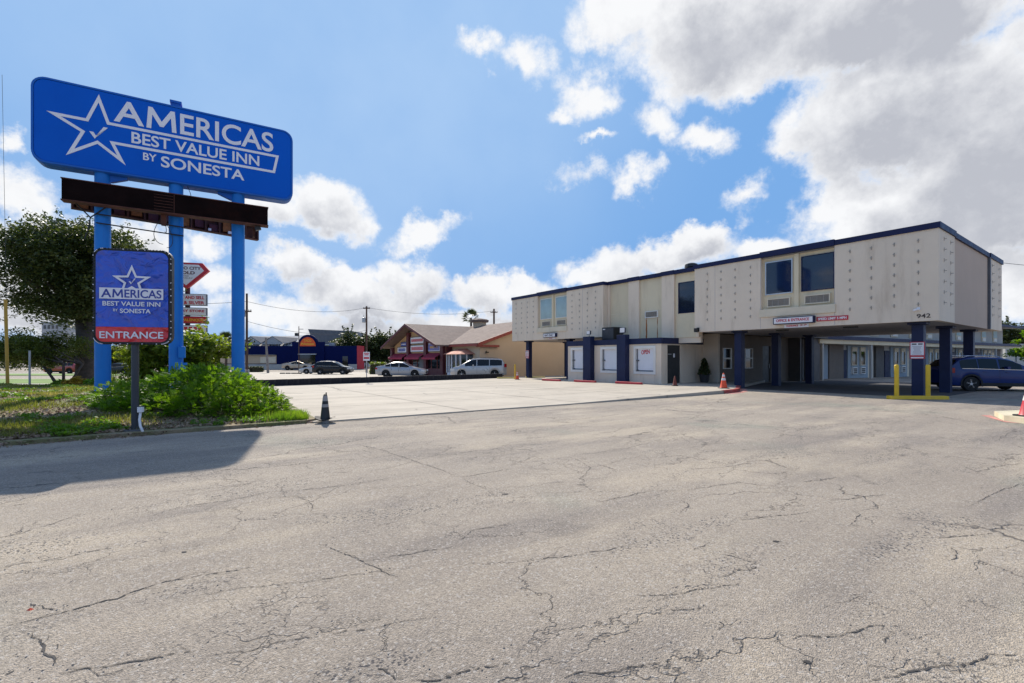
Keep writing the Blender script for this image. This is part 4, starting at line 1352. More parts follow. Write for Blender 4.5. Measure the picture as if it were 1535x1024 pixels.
for (x0, z0, z1, sx) in ((3.25, 6.3, 5.0, -.25), (3.35, 6.1, 4.9, .18), (3.30, 6.2, 5.45, .05), (3.95, 7.5, 6.6, .12)):
    pts = [(x0 + sx * math.sin(k / 8 * math.pi) + .02 * k / 8, 0.0, z0 + (z1 - z0) * k / 8 + (0 if x0 > 3.5 else .35 * (k / 8) ** 4)) for k in range(9)]
    cbm.tube(pts, .010, 5)
cbm.build('loose_cable', M['wire'], ps)
for q in ((3.22, 3.36, -.08, .06, 6.0, 6.36), (5.98, 6.05, .1, .3, 6.0, 6.40)): MB().box(*q).build('junction_box', M['rust_dark'], ps)
fl = MB(); fl.obox((6.15, -.1, 6.28), (.09, 0, .03), (0, .08, 0), (-.02, 0, .06)); fl.tube([(5.8, .05, 6.3), (6.1, -.1, 6.28)], .015, 5)
fl.build('spot_lamp', M['black'], ps)
for z0, z1, w_ in ((1.42, 1.82, .10), (.95, 1.25, .15)):
    MB().box(3.70, 3.70 + w_ + .10, -.07, .16, z0, z1).build('switch_box', M['pole_blue'], ps, bevel=.012)
cd_ = MB(); cd_.tube([(3.79, .03, 1.8), (3.81, .06, 6.35)], .018, 6); cd_.tube([(3.74, .03, .3), (3.74, .03, 1.0)], .018, 6)
cd_.build('conduit', M['pole_blue'], ps)

# ------------------------------------------------------------------ entrance board at the kerb
EO = Vector((-.813 * 9.04, 9.04, 0)); ez0 = islandz(EO.x, EO.y)
es = thing('entrance_board', 'blue and red entrance board with rounded corners on one dark post by the kerb', 'sign', (EO.x, EO.y, 0), R(14))
p = MB(); p.tube([(0, .10, ez0 - .2), (0, .10, 1.80)], .062, 14)
p.build('post', mat('post_charcoal', (.035, .04, .05), .5), es, smooth=True, angle=50)
MB().box(-.14, .14, -.04, .24, ez0 - .02, ez0 + .03).build('base_plate', M['grey_metal'], es)
fr = MB(); fr.prism(rrect(-.655, .655, 1.68, 3.53, .17), (0, .16, 0), EX, EZ, (0, -1, 0), .14)
fr.build('frame', M['black'], es, bevel=.02)
# face split at the red band
full = rrect(-.60, .60, 1.73, 3.48, .13)
ZC = 2.02
up = [p_ for p_ in full if p_[1] > ZC]; up = [q for q in up]
upper = [(.60, ZC)] + [p_ for p_ in full if p_[1] >= 3.2] + [(-.60, ZC)]
lower = [(-.60, ZC - .004)] + [p_ for p_ in full if p_[1] <= 1.95] + [(.60, ZC - .004)]


def grid_face(name, poly, m, y, parent):
    b = MB(); b.prism(poly, (0, y + .012, 0), EX, EZ, (0, -1, 0), .012)
    return b.build(name, m, parent)


grid_face('face', upper, M['vinyl'], .005, es)
grid_face('red_band', lower, M['vinyl_red'], .005, es)
lc = MB()
pts = rrect(-.645, .645, 1.69, 3.52, .16, 10)
for i in range(len(pts)):
    a, b = Vector(pts[i]), Vector(pts[(i + 1) % len(pts)])
    n = max(1, int((b - a).length / .055))
    for k in range(n):
        q = a + (b - a) * (k + .5) / n
        lc.obox((q.x, .014, q.y), (.016, 0, .006), (0, .008, 0), (-.002, 0, .007))
tag(lc.build('lacing', M['wire'], es), kind='stuff')
gm = MB()
for i in range(0, len(pts)):
    a, b = Vector(pts[i]), Vector(pts[(i + 1) % len(pts)])
    n = max(1, int((b - a).length / .12))
    for k in range(n):
        if rnd.random() < .6:
            q = a + (b - a) * (k + .3) / n
            gm.obox((q.x, .013, q.y), (.008, 0, 0), (0, .008, 0), (0, 0, .008))
tag(gm.build('grommet', M['letter'], es), kind='stuff')
YE = (0, -.008, 0)
st5 = []
for k in range(10):
    r_ = .285 if k % 2 == 0 else .118
    a = R(90 + 36 * k)
    st5.append((-.005 + r_ * math.cos(a), 2.90 + r_ * math.sin(a) * .95))
flat_polys('star_outline', [q for q in stroke(st5, .036)], YE, EX, EZ, .004, M['letter'], es)
flat_polys('check_mark', [[(-.055, 2.90), (-.03, 2.90), (-.012, 2.872), (-.018, 2.845)], [(-.018, 2.845), (-.012, 2.872), (.06, 2.955), (.035, 2.955)]], YE, EX, EZ, .004, M['letter'], es)
MB().prism([(-.535, 2.555), (.525, 2.555), (.525, 2.765), (-.535, 2.765)], (0, -.010, 0), EX, EZ, (0, -1, 0), .004).build('name_band', M['letter'], es)
americas(-.015, -.505, 2.58, 1.0, .16, M['letter_blue'], es, .003)
text('lettering', 'BEST VALUE INN', (-.485, -.008, 2.42), EX, EZ, .96, .088, M['letter'], es, bold=.02, thick=.003)
text('lettering', 'BY', (-.31, -.008, 2.315), EX, EZ, .075, .05, M['letter'], es, bold=.01, thick=.003)
text('lettering', 'SONESTA', (-.20, -.008, 2.285), EX, EZ, .51, .085, M['letter'], es, bold=.02, thick=.003)
text('lettering', 'ENTRANCE', (-.535, -.008, 1.795), EX, EZ, 1.06, .135, M['letter'], es, bold=.016, thick=.003)
wbx = MB(); wbx.box(.07, .15, .02, .1, ez0 + .36, ez0 + .46)
wbx.build('switch_box', M['sign_white'], es)
cdt = MB(); cdt.tube([(.11, .06, ez0 + .37), (.10, .04, ez0 + .22), (.14, -.02, ez0 + .10), (.22, -.08, ez0 - .03)], .022, 8)
cdt.build('conduit', M['sign_white'], es, smooth=True)

# ------------------------------------------------------------------ jeweller's pylon sign beyond the lawn
d = 34.0
gs = thing('pylon_sign', 'tall pylon with white and red diamond sign over stacked red lettered boards', 'pole sign', (X(279.5, d), d, 0), R(14))


def gzp(py): return Z(py, d)


def gw(dx): return dx / 700 * d * .90


MB().tube([(0, .15, -1), (0, .15, gzp(428))], .16, 12).build('pole', M['maroon'], gs, smooth=True, angle=50)
dia = [(0, gzp(434)), (gw(34), gzp(405)), (gw(24), gzp(394)), (-gw(24), gzp(394)), (-gw(34), gzp(405))]
MB().prism(dia, (0, .12, 0), EX, EZ, (0, -1, 0), .25).build('diamond_frame', M['sign_red'], gs)
cen = Vector((0, gzp(407)))
MB().prism([tuple(cen + (Vector(q) - cen) * .78) for q in dia], (0, -.13, 0), EX, EZ, (0, -1, 0), .012).build('diamond_face', M['sign_white'], gs)
text('lettering', 'ALAMO CITY', (-gw(24), -.143, gzp(404.5)), EX, EZ, gw(46), gw(5), M['maroon'], gs, bold=.025)
text('lettering', 'GOLD', (-gw(13), -.143, gzp(411.5)), EX, EZ, gw(26), gw(5.2), M['maroon'], gs, bold=.03)
text('lettering', 'AND', (-gw(4), -.143, gzp(415)), EX, EZ, gw(8), gw(2), M['grey_metal'], gs, bold=0)
text('lettering', 'JEWELRY', (-gw(10), -.143, gzp(418.5)), EX, EZ, gw(20), gw(2.4), M['grey_metal'], gs, bold=0)


def pyl_board(y0, y1, face, name='board'):
    o = MB().box(-gw(30), gw(30), -.12, .12, gzp(y1), gzp(y0)).build(name, M['grey_metal'], gs)
    MB().box(-gw(29.2), gw(29.2), -.13, -.12, gzp(y1 - .8), gzp(y0 + .8)).build('face', face, o)
    return o


o = pyl_board(440.5, 458, M['sign_white'])
text('lettering', 'WE BUY AND SELL', (-gw(27), -.135, gzp(448.4)), EX, EZ, gw(54), gw(5.4), M['red_ink'], o, bold=.03)
text('lettering', 'GOLD & SILVER', (-gw(27), -.135, gzp(456.2)), EX, EZ, gw(54), gw(5.4), M['red_ink'], o, bold=.03)
o = pyl_board(461, 473, M['sign_white'])
text('lettering', 'JEWELRY STORE', (-gw(27), -.135, gzp(469)), EX, EZ, gw(54), gw(5.2), M['red_ink'], o, bold=.03)
o = pyl_board(474, 485, M['sign_red'])
text('lettering', 'PALENQUE', (-gw(6), -.135, gzp(482.5)), EX, EZ, gw(32), gw(5.5), M['taco_yellow'], o, bold=.03)
o = pyl_board(487.5, 498, M['sign_white'])
b = MB()
for k in range(7): b.box(-gw(24) + k * gw(7), -gw(24) + k * gw(7) + gw(5), -.135, -.131, gzp(495), gzp(490))
b.build('print', M['red_ink'], o)


# ------------------------------------------------------------------ cones, posts, small signs
def cone(name, label, loc, h, body, band, squash=1.0, group=None, rz=0.0):
    o = thing(name, label, 'traffic cone', loc, rz, group)
    rb, rt = .155 * h / .7 * squash, .03
    def rr(z): return rb + (rt - rb) * ((z - .04) / (h - .04))
    c = MB(); c.lathe([(rr(.04) + .012, .035), (rr(.04), .05), (rr(h * .5), h * .5), (rr(h - .01), h - .01), (.02, h), (.012, h - .03)], 20)
    c.build('body', body, o, smooth=True, angle=50)
    b = MB(); s = .20 * h / .7
    b.prism([(-s, -s * .8), (-s * .8, -s), (s * .8, -s), (s, -s * .8), (s, s * .8), (s * .8, s), (-s * .8, s), (-s, s * .8)], (0, 0, 0), (1, 0, 0), (0, 1, 0), (0, 0, 1), .035)
    b.build('base', M['rubber'] if body is not M['orange'] else M['rubber'], o, bevel=.008)
    if band:
        for a, z in ((.52, .68), (.76, .90)):
            q = MB(); q.lathe([(rr(a * h) + .004, a * h), (rr(z * h) + .004, z * h)], 20)
            q.build('reflective_band', band, o, smooth=True, angle=50)
    return o


# old black delineator on a round foot, at the tip of the lawn
p = gp(487, 634)
dl = thing('delineator_cone', 'dirty black cone with two grey bands at the corner of the lawn', 'traffic cone', (p.x, p.y, lotz(p.x, p.y) - .02))
b = MB(); b.lathe([(.11, .09), (.105, .11), (.085, .30), (.065, .48), (.048, .60), (.040, .64)], 18)
b.build('body', M['black'], dl, smooth=True, angle=50)
b = MB(); b.tube([(.018, 0, .63), (.024, 0, .70)], [.02, .012], 7); b.tube([(-.02, .01, .63), (-.028, .01, .66)], [.018, .01], 7)
b.build('broken_tip', M['black'], dl)
for z0, z1 in ((.36, .43), (.50, .62)):
    def rq(z): return .105 + (.045 - .105) * (z - .11) / .5
    b = MB(); b.lathe([(rq(z0) + .004, z0), (rq(z1) + .004, z1)], 18)
    b.build('reflective_band', M['cone_band_dirty'], dl, smooth=True, angle=50)
b = MB()
for k in range(18):
    a0, a1 = k * math.tau / 18, (k + 1) * math.tau / 18
    def fp(r_, a): return (r_ * math.cos(a), r_ * math.sin(a), .09 + (.06 * abs(math.cos(a)) ** 2 if r_ > .15 else 0))
    b.add([fp(.09, a0), fp(.23, a0), fp(.23, a1), fp(.09, a1)], [(0, 1, 2, 3)])
    b.add([(x, y, z - .025) for x, y, z in (fp(.09, a0), fp(.23, a0), fp(.23, a1), fp(.09, a1))], [(3, 2, 1, 0)])
b.build('flared_collar', M['rubber'], dl)
b = MB(); b.lathe([(.075, -.05), (.085, .0), (.08, .09)], 16)
b.build('foot', M['cone_band_dirty'], dl, smooth=True, angle=50)

p = gp(1071, 588)
cone('traffic_cone', 'bright orange cone with two white bands on the rounded end of the pale lot', (10.15, 22.4, lotz(10.15, 22.4)), .74, M['orange'], M['cone_band'])
p = gp(1011, 583); cone('traffic_cone', 'faded maroon cone without bands before the black annex door', (8.65, 24.8, lotz(8.65, 24.8)), .52, M['cone_old'], None)
cone('traffic_cone', 'small orange cone beside the thin yellow post at the far motel column', (X(775, 36.2), 36.2, lotz(X(775, 36.2), 36.2)), .62, M['orange'], M['cone_band'])
yx, yy = X(771.5, 37.0), 37.0
yp = thing('yellow_post', 'thin yellow post by the far motel column near the end of the dark wall', 'bollard', (yx, yy, lotz(yx, yy)))
b = MB(); b.tube([(0, 0, -.1), (0, 0, 1.15)], .055, 10); b.lathe([(.055, 0), (.03, .03)], 10, c=(0, 0, 1.15))
b.build('post', M['yellow'], yp, smooth=True, angle=40); MB().box(-.11, .11, -.11, .11, 0, .02).build('base_plate', M['yellow'], yp)
for px_, dd, lab in ((760, 38.3, 'dull yellow kerb stop beside the thin yellow post'), (802, 40.2, 'dull yellow kerb stop lying in the open bay under the far end of the motel')):
    o = thing('kerb_stop', lab, 'wheel stop', (X(px_, dd), dd, lotz(X(px_, dd), dd)), R(4), 'yellow kerb stops')
    b = MB(); b.prism([(-.1, 0), (.1, 0), (.07, .12), (-.07, .12)], (-.85, 0, 0), (0, 1, 0), (0, 0, 1), (1, 0, 0), 1.7); b.build('bar', mat('pale_yellow', (.60, .48, .14), .6, var=.2), o, bevel=.012)

# marker post and kerb nose at the right of the view
ki = sheet('kerb_nose', [(11.72, 10.62), (11.95, 10.5), (13.5, 10.3), (16, 10.6), (16, 13), (12.6, 12.2), (11.8, 11.2)], M['kerb_cream'], .13, skirt=.2)
sheet('red_kerb_paint', [(11.55, 10.95), (11.68, 10.7), (11.78, 11.2), (12.6, 12.3), (12.4, 12.35)], M['kerb_pink'], .006)
cone('traffic_cone', 'orange cone with white band on the cream kerb nose by the motel drive', (12.17, 11.0, gz(12, 11) + .13), .72, M['sign_red'], M['cone_band'])

# small sign on a post behind the low wall
dd = 30.9
np_ = thing('no_parking_sign', 'small red and white sign on a grey post at the low dark wall', 'sign', (X(549, dd), dd, gz(0, dd)), R(8))
MB().tube([(0, 0, -.2), (0, 0, 2.1)], .03, 8).build('post', M['steel'], np_)
MB().box(-.21, .21, -.05, -.035, 1.48, 2.06).build('plate', M['sign_white'], np_)
b = MB(); b.box(-.16, .16, -.054, -.051, 1.94, 2.0); b.box(-.13, .13, -.054, -.051, 1.84, 1.90); b.box(-.17, .17, -.054, -.051, 1.60, 1.72)
b.build('print', M['red_ink'], np_)
dd = 26.0
for i, (px_, lab) in enumerate(((378.3, 'short grey steel post by the bush, its rail reaching behind the blue sign pole'), (382.6, 'short grey steel post next to the railed one at the start of the low wall'))):
    o = thing('steel_post', lab, 'bollard', (X(px_, dd + i * .3), dd + i * .3 - .7, gz(0, dd)), 0)
    MB().tube([(0, 0, -.1), (0, 0, .98)], .05, 10).build('post', M['steel'], o, smooth=True, angle=40)
    if i == 0: MB().tube([(-.7, .05, .93), (0, 0, .93)], .03, 8).build('rail', M['steel'], o)

# guy wire guard, plain post at the left
dd = 21.0
o = thing('guy_wire', 'taut guy wire with a long amber plastic guard on the lawn', 'guy wire', (X(11, dd), dd, islandz(X(11, dd), dd)))
MB().tube([(.0, 0, .0), (-.10, 0, 3.9)], .06, 10).build('guard', M['yellow_dull'], o, smooth=True, angle=50)
MB().tube([(.03, 0, -.5), (-.25, .0, 14)], .007, 5).build('wire', M['wire'], o)
dd = 23.5
o = thing('grey_post', 'plain grey post on the lawn before the many stemmed small tree', 'post', (X(44, dd), dd, islandz(X(44, dd), dd)))
MB().tube([(0, 0, -.2), (0, 0, 1.75)], .045, 10).build('post', M['steel'], o, smooth=True, angle=50)


# ------------------------------------------------------------------ vehicles
def lerp_pts(pts, x):
    if x <= pts[0][0]: return pts[0][1]
    for (a, va), (b, vb) in zip(pts, pts[1:]):
        if x <= b:
            t = (x - a) / (b - a)
            return va + (vb - va) * t
    return pts[-1][1]


def smooth_pts(pts, x, e=.06):
    return (lerp_pts(pts, x - e) + 2 * lerp_pts(pts, x) + lerp_pts(pts, x + e)) / 4


def car(name, label, cat, loc, rz, s, paint, group=None):
    """s: x runs 0 (rear) to L (nose)"""
    o = thing(name, label, cat, loc, rz, group)
    L, Wd, r = s['L'], s['W'] / 2, s['wheel']
    xr, xf = s['xr'], s['xf']
    sill = s.get('sill', .24)
    ar = r + .055
    top = lambda x: smooth_pts(s['top'], x)
    belt = lambda x: min(smooth_pts(s['belt'], x), top(x) - .05)

    def half(x):
        t = min(x, L - x)
        return Wd * (1 - .17 * max(0, 1 - t / .55) ** 2)

    def lowz(x):
        z = sill + .10 * max(0, 1 - min(x, L - x) / .35)
        for c in (xr, xf):
            if abs(x - c) < ar: z = max(z, r + math.sqrt(ar * ar - (x - c) ** 2))
        return z

    tum = s.get('tumble', .36)

    def section(x):
        w, zt, zb, zl = half(x), top(x), belt(x), lowz(x)
        zl = min(zl, zb - .06)
        wb = w * .975
        q = zt - zb
        wr = max(.25, wb - tum * q)
        P = [(w * .95, zl), (w * .99, zl + .18 * (zb - zl)), (w, zl + .5 * (zb - zl)), (w * .995, zl + .82 * (zb - zl)), (wb, zb),
             (wb - tum * q * .45, zb + .45 * q), (wb - tum * q * .86, zb + .86 * q), (wr - .05, zt - .02 * min(1, q / .2)), (wr * .55, zt + .012), (0, zt + .018)]
        return P

    xs = {0.0, .02, .07, .15, .28, L - .02, L - .07, L - .15, L - .28, L}
    k = 0.0
    while k < L: xs.add(round(k, 3)); k += .14
    for c in (xr, xf):
        for a in range(0, 181, 15): xs.add(round(c + ar * math.cos(R(a)), 4))
    for p in s['top']: xs.add(round(p[0], 3))
    xs = sorted(x for x in xs if 0 <= x <= L)
    ring = []
    for x in xs:
        P = section(x)
        ring.append([(x, y, z) for y, z in P] + [(x, -y, z) for y, z in reversed(P[:-1])])
    n = len(ring[0])
    b = MB()
    b.add([v for q in ring for v in q], [(i * n + k, i * n + k + 1, (i + 1) * n + k + 1, (i + 1) * n + k) for i in range(len(xs) - 1) for k in range(n - 1)] + [tuple(range(n)), tuple((len(xs) - 1) * n + k for k in reversed(range(n)))])
    body = b.build('body', paint, o, smooth=True, angle=32)
    body.data.transform(Matrix.Translation((-L / 2, 0, 0)))

    def place(m_, nm, mt, par=o, sm=False):
        m_.v = [(v[0] - L / 2, v[1], v[2]) for v in m_.v]
        return m_.build(nm, mt, par, smooth=sm)

    u = MB(); u.box(.25, L - .25, -Wd * .80, Wd * .80, sill - .04, .62)
    place(u, 'underbody', M['rubber'])
    for a, e in s['side_glass']:
        for sg_ in (-1, 1):
            g = MB(); N = 12; vs = []
            for i in range(N + 1):
                x = a + (e - a) * i / N
                zb = belt(x) + .035; zt = max(zb + .004, belt(x) + .86 * (top(x) - belt(x)) - .02)
                for z in (zb, (zb + zt) / 2, zt): vs.append((x, sg_ * (half(x) * .975 - tum * (z - belt(x)) + .006), z))
            g.add(vs, [(i * 3 + j, i * 3 + j + 1, (i + 1) * 3 + j + 1, (i + 1) * 3 + j) for i in range(N) for j in (0, 1)])
            place(g, 'window', s.get('glass', M['car_glass']), sm=True)
    for nm, (a, e) in (('windscreen', s['front_glass']), ('rear_window', s['rear_glass'])):
        g = MB(); N = 8; vs = []
        for i in range(N + 1):
            x = a + (e - a) * i / N
            P = section(x)
            dz = (top(x + .02) - top(x - .02)) / .04
            nn = Vector((-dz, 0, 1)).normalized() * .008
            for y, z in (( -P[7][0] + .02, P[7][1]), (-P[8][0], P[8][1]), (0, P[9][1]), (P[8][0], P[8][1]), (P[7][0] - .02, P[7][1])): vs.append((x + nn.x, y, z + nn.z + .004))
        g.add(vs, [(i * 5 + j, i * 5 + j + 1, (i + 1) * 5 + j + 1, (i + 1) * 5 + j) for i in range(N) for j in range(4)])
        place(g, nm, s.get('glass', M['car_glass']), sm=True)
    # lamps wrap round the corners
    def lamp(nm, x0, x1, z0, z1, mt, end):
        for sg_ in (-1, 1):
            g = MB(); N = 6; vs = []
            for i in range(N + 1):
                x = x0 + (x1 - x0) * i / N
                for z in (z0, z1): vs.append((x, sg_ * (half(x) + .006), z))
            fs = [(i * 2, i * 2 + 1, (i + 1) * 2 + 1, (i + 1) * 2) for i in range(N)]
            g.add(vs, fs)
            xe = -.008 if end == 'r' else L + .008
            ye = half(0) * .98
            g.add([(xe, sg_ * ye, z0), (xe, sg_ * ye, z1), (xe, sg_ * ye * .62, z1), (xe, sg_ * ye * .62, z0)], [(0, 1, 2, 3)])
            place(g, nm, mt)
    lamp('headlight', L - .38, L, *s['headlight'], M['lens_clear'], 'f')
    lamp('tail_light', 0, s.get('tl', .22), *s['tail_light'], M['lens_red'], 'r')
    g = MB(); g.box(L - .02, L + .015, -Wd * .45, Wd * .45, s['headlight'][0] - .16, s['headlight'][0] - .02)
    place(g, 'front_grille', M['black'])
    for sg_ in (-1, 1):
        x = s['front_glass'][0] - .42 if s['front_glass'][0] > L / 2 else s['front_glass'][0]
        g = MB(); zz = belt(x) + .10
        g.obox((x, sg_ * (half(x) + .09), zz), (.06, 0, 0), (0, .10, 0), (0, 0, .065))
        place(g, 'mirror', paint)
        for x in s['handles']:
            g = MB(); g.box(x - .09, x + .09, sg_ * half(x) - .01 if sg_ > 0 else -half(x) - .02, half(x) + .02 if sg_ > 0 else -half(x) + .01, belt(x) - .13, belt(x) - .10)
            place(g, 'handle', s.get('trim', paint))
        # door shut lines
        for x in s['shuts']:
            g = MB()
            zs = [sill + .12 + (belt(x) - sill - .14) * i / 8 for i in range(9)]
            vs = []
            for z in zs:
                f_ = (z - sill) / (belt(x) - sill)
                ww = lerp_pts([(0, .95), (.18, .99), (.5, 1.0), (.82, .995), (1, .975)], f_) * half(x)
                vs += [(x - .006, sg_ * (ww + .003), z), (x + .006, sg_ * (ww + .003), z)]
            g.add(vs, [(i * 2, i * 2 + 1, i * 2 + 3, i * 2 + 2) for i in range(8)])
            place(g, 'door_gap', M['black'])
        for x in s['belt_trim']:
            g = MB(); N = 14; vs = []
            for i in range(N + 1):
                xx = x[0] + (x[1] - x[0]) * i / N
                for z in (0, .022): vs.append((xx, sg_ * (half(xx) * .975 + .012), belt(xx) + .008 + z))
            g.add(vs, [(i * 2, i * 2 + 1, i * 2 + 3, i * 2 + 2) for i in range(N)])
            place(g, 'belt_trim', M['chrome'])
        if s.get('cladding'):
            for c in (xr, xf):
                g = MB(); vs = []
                for i in range(13):
                    a = R(180 * i / 12)
                    for rr_ in (ar - .005, ar + .065):
                        x = c + rr_ * math.cos(a); vs.append((x, sg_ * (half(x) + .012), r + rr_ * math.sin(a) - (.12 if i in (0, 12) else 0)))
                g.add(vs, [(i * 2, i * 2 + 1, i * 2 + 3, i * 2 + 2) for i in range(12)])
                place(g, 'arch_trim', M['rubber'])
            g = MB(); g.box(xr + ar, xf - ar, (sg_ * Wd * .97 - .02), (sg_ * Wd * .97 + .02), sill - .02, sill + .14)
            place(g, 'sill_trim', M['rubber'])
        if s.get('rails'):
            g = MB(); x0, x1 = s['rails']
            pts = []
            for i in range(9):
                x = x0 + (x1 - x0) * i / 8
                pts.append((x, sg_ * (section(x)[7][0] - .06), top(x) + (.055 if 0 < i < 8 else .0)))
            g.tube(pts, .016, 6)
            place(g, 'roof_rail', s.get('railmat', M['chrome']))
    # wheels
    for sg_ in (-1, 1):
        for c in (xr, xf):
            t = MB(); hw = .11
            t.lathe([(r * .60, -hw), (r * .93, -hw), (r, -hw * .65), (r, hw * .65), (r * .93, hw), (r * .60, hw)], 28, axis='y')
            ty = t.build('wheel', M['tyre'], o, smooth=True, angle=40, loc=(c - L / 2, sg_ * (Wd - hw - .015), r))
            q = MB(); q.lathe([(r * .62, -.02), (r * .64, .035 * 1), (r * .58, .02)], 24, axis='y')
            q.v = [(v[0], sg_ * (v[1] + hw - .04), v[2]) for v in q.v]
            for i in range(5):
                for off in (-.11, .11):
                    a = i * math.tau / 5 + off + .3
                    ca_, sa_ = math.cos(a), math.sin(a)
                    q.obox((ca_ * r * .33, sg_ * (hw - .012), sa_ * r * .33), (ca_ * r * .29, 0, sa_ * r * .29), (0, .012, 0), (-sa_ * .018, 0, ca_ * .018))
            q.obox((0, sg_ * (hw - .01), 0), (.055, 0, 0), (0, .015, 0), (0, 0, .055))
            q.build('rim', M['rim'], ty)
            q = MB(); q.lathe([(.01, 0), (r * .60, 0), (r * .60, .01)], 20, axis='y'); q.v = [(v[0], sg_ * (v[1] + hw * .35), v[2]) for v in q.v]
            q.build('brake_disc', M['rubber'], ty)
    return o


SUV = dict(L=4.62, W=1.86, wheel=.355, xr=.98, xf=3.68, sill=.27, tumble=.30,
           top=[(0, .95), (.04, 1.05), (.12, 1.12), (.55, 1.56), (.85, 1.63), (1.6, 1.67), (2.35, 1.64), (2.75, 1.54), (3.45, 1.12), (3.7, 1.04), (4.3, .93), (4.52, .82), (4.6, .66)],
           belt=[(0, 1.08), (1.0, 1.07), (3.4, 1.0), (4.6, .9)], front_glass=(2.82, 3.38), rear_glass=(.16, .5), side_glass=[(.55, 1.28), (1.33, 2.12), (2.2, 3.1)],
           headlight=(.68, .82), tail_light=(.88, 1.12), tl=.30, handles=[1.55, 2.5], shuts=[1.30, 2.16, 3.22], belt_trim=[(.6, 3.2)], rails=(.8, 2.4), cladding=True)
SEDAN = dict(L=4.75, W=1.82, wheel=.325, xr=1.02, xf=3.75, sill=.20, tumble=.42,
             top=[(0, .82), (.05, .98), (.12, 1.03), (.62, 1.08), (.85, 1.14), (1.55, 1.41), (2.1, 1.455), (2.6, 1.43), (3.45, 1.0), (3.6, .94), (4.4, .80), (4.66, .68), (4.75, .52)],
             belt=[(0, .98), (1.0, .97), (3.4, .90), (4.7, .7)], front_glass=(2.72, 3.40), rear_glass=(.9, 1.5), side_glass=[(.98, 1.42), (1.48, 2.22), (2.28, 3.2)],
             headlight=(.58, .70), tail_light=(.74, .92), handles=[1.6, 2.5], shuts=[1.45, 2.25, 3.3], belt_trim=[(1.0, 3.2)])
VAN = dict(L=5.08, W=1.94, wheel=.34, xr=1.08, xf=4.05, sill=.22, tumble=.26,
           top=[(0, .9), (.04, 1.1), (.10, 1.2), (.42, 1.68), (.7, 1.74), (2.4, 1.78), (3.05, 1.72), (3.5, 1.52), (4.15, 1.14), (4.3, 1.06), (4.82, .93), (5.0, .80), (5.08, .60)],
           belt=[(0, 1.08), (3.5, 1.02), (5, .85)], front_glass=(3.42, 4.12), rear_glass=(.14, .38), side_glass=[(.42, 1.52), (1.58, 2.65), (2.72, 3.75)],
           headlight=(.66, .82), tail_light=(.95, 1.25), handles=[2.5, 2.95], shuts=[1.55, 2.68, 3.8], belt_trim=[], rails=(.8, 2.9), railmat=M['grey_metal'])
WEDGE = dict(L=5.6, W=2.0, wheel=.42, xr=1.15, xf=4.55, sill=.40, tumble=.34,
             top=[(0, 1.22), (.06, 1.24), (1.6, 1.50), (2.9, 1.80), (5.0, 1.16), (5.5, 1.0), (5.6, .85)],
             belt=[(0, 1.18), (2.8, 1.16), (5.0, 1.05), (5.6, .9)], front_glass=(3.1, 4.7), rear_glass=(.2, 2.6), side_glass=[(1.9, 2.9), (2.95, 4.2)],
             headlight=(.92, .97), tail_light=(1.08, 1.13), handles=[], shuts=[2.4, 3.4], belt_trim=[])
P_blue = mat('paint_deep_blue', (.004, .022, .13), .35, .0, var=.02, spec=.35, coat=.35)
P_silver = car_paint('paint_silver', (.36, .37, .40), .5)
P_pearl = car_paint('paint_pale_silver', (.45, .44, .43), .4)
P_black = mat('paint_black', (.005, .005, .009), .3, .0, var=.02, spec=.35, coat=.35)
P_tan = mat('brushed_tan_steel', (.48, .40, .31), .4, .5)
car('parked_suv', 'deep blue suv with chrome window line parked beyond the second motel column', 'car', (23.5, 23.1, gz(0, 23.1)), R(-9), SUV, P_blue)
car('parked_sedan', 'silver four-door sedan before the gabled shop front', 'car', (-10.55, 44.9, gz(0, 44.9)), R(0), SEDAN, P_silver)
car('parked_minivan', 'pale silver minivan beside the low wall before the tan shop wall', 'car', (-3.05, 42.9, gz(0, 42.9)), R(180 + 2), VAN, P_pearl)
car('parked_suv', 'black suv before the navy restaurant with a white car behind it', 'car', (-22.2, 58, gz(0, 58)), R(4), SUV, P_black)
car('parked_sedan', 'white sedan half hidden behind the black suv at the navy restaurant', 'car', (-25.8, 62.5, gz(0, 62.5)), R(184), SEDAN, P_pearl)
car('wedge_pickup', 'angular tan steel pickup parked against the navy restaurant wall', 'car', (-41.2, 90, gz(0, 90)), R(0), WEDGE, P_tan)
car('parked_sedan', 'dark sedan beyond the lawn seen between the blue sign poles', 'car', (X(179, 58), 58, gz(0, 58)), R(180), SEDAN, P_black)
car('parked_suv', 'red suv across the side street under the small tree', 'car', (X(98, 63), 63, gz(0, 63)), R(180), SUV, car_paint('paint_red', (.45, .03, .025), .1))

# ------------------------------------------------------------------ gabled shops beyond the low wall
RO = (-7.61, 48.0, 0)
sh = thing('gabled_shops', 'tan single-storey shops with brown gable roofs and dark red trim', 'shop', RO, ANG)
GB = -.62
EV, AP = 2.78, 5.2
HW = 7.3
w1 = MB(); w1.prism([(0, GB), (2 * HW, GB), (2 * HW, EV - .08), (HW, AP - .10), (0, EV - .08)], (.9, 0, 0), (0, 1, 0), (0, 0, 1), (1, 0, 0), 15)
w1.build('gable_wall', M['shop_orange'], sh)
w2 = MB(); w2.prism([(1.55, GB), (16.55, GB), (16.55, EV), (9.05, EV + 2.5), (1.55, EV)], (0, -5.6, 0), (1, 0, 0), (0, 0, 1), (0, 1, 0), 12)
w2.build('side_wall', M['shop_tan'], sh)


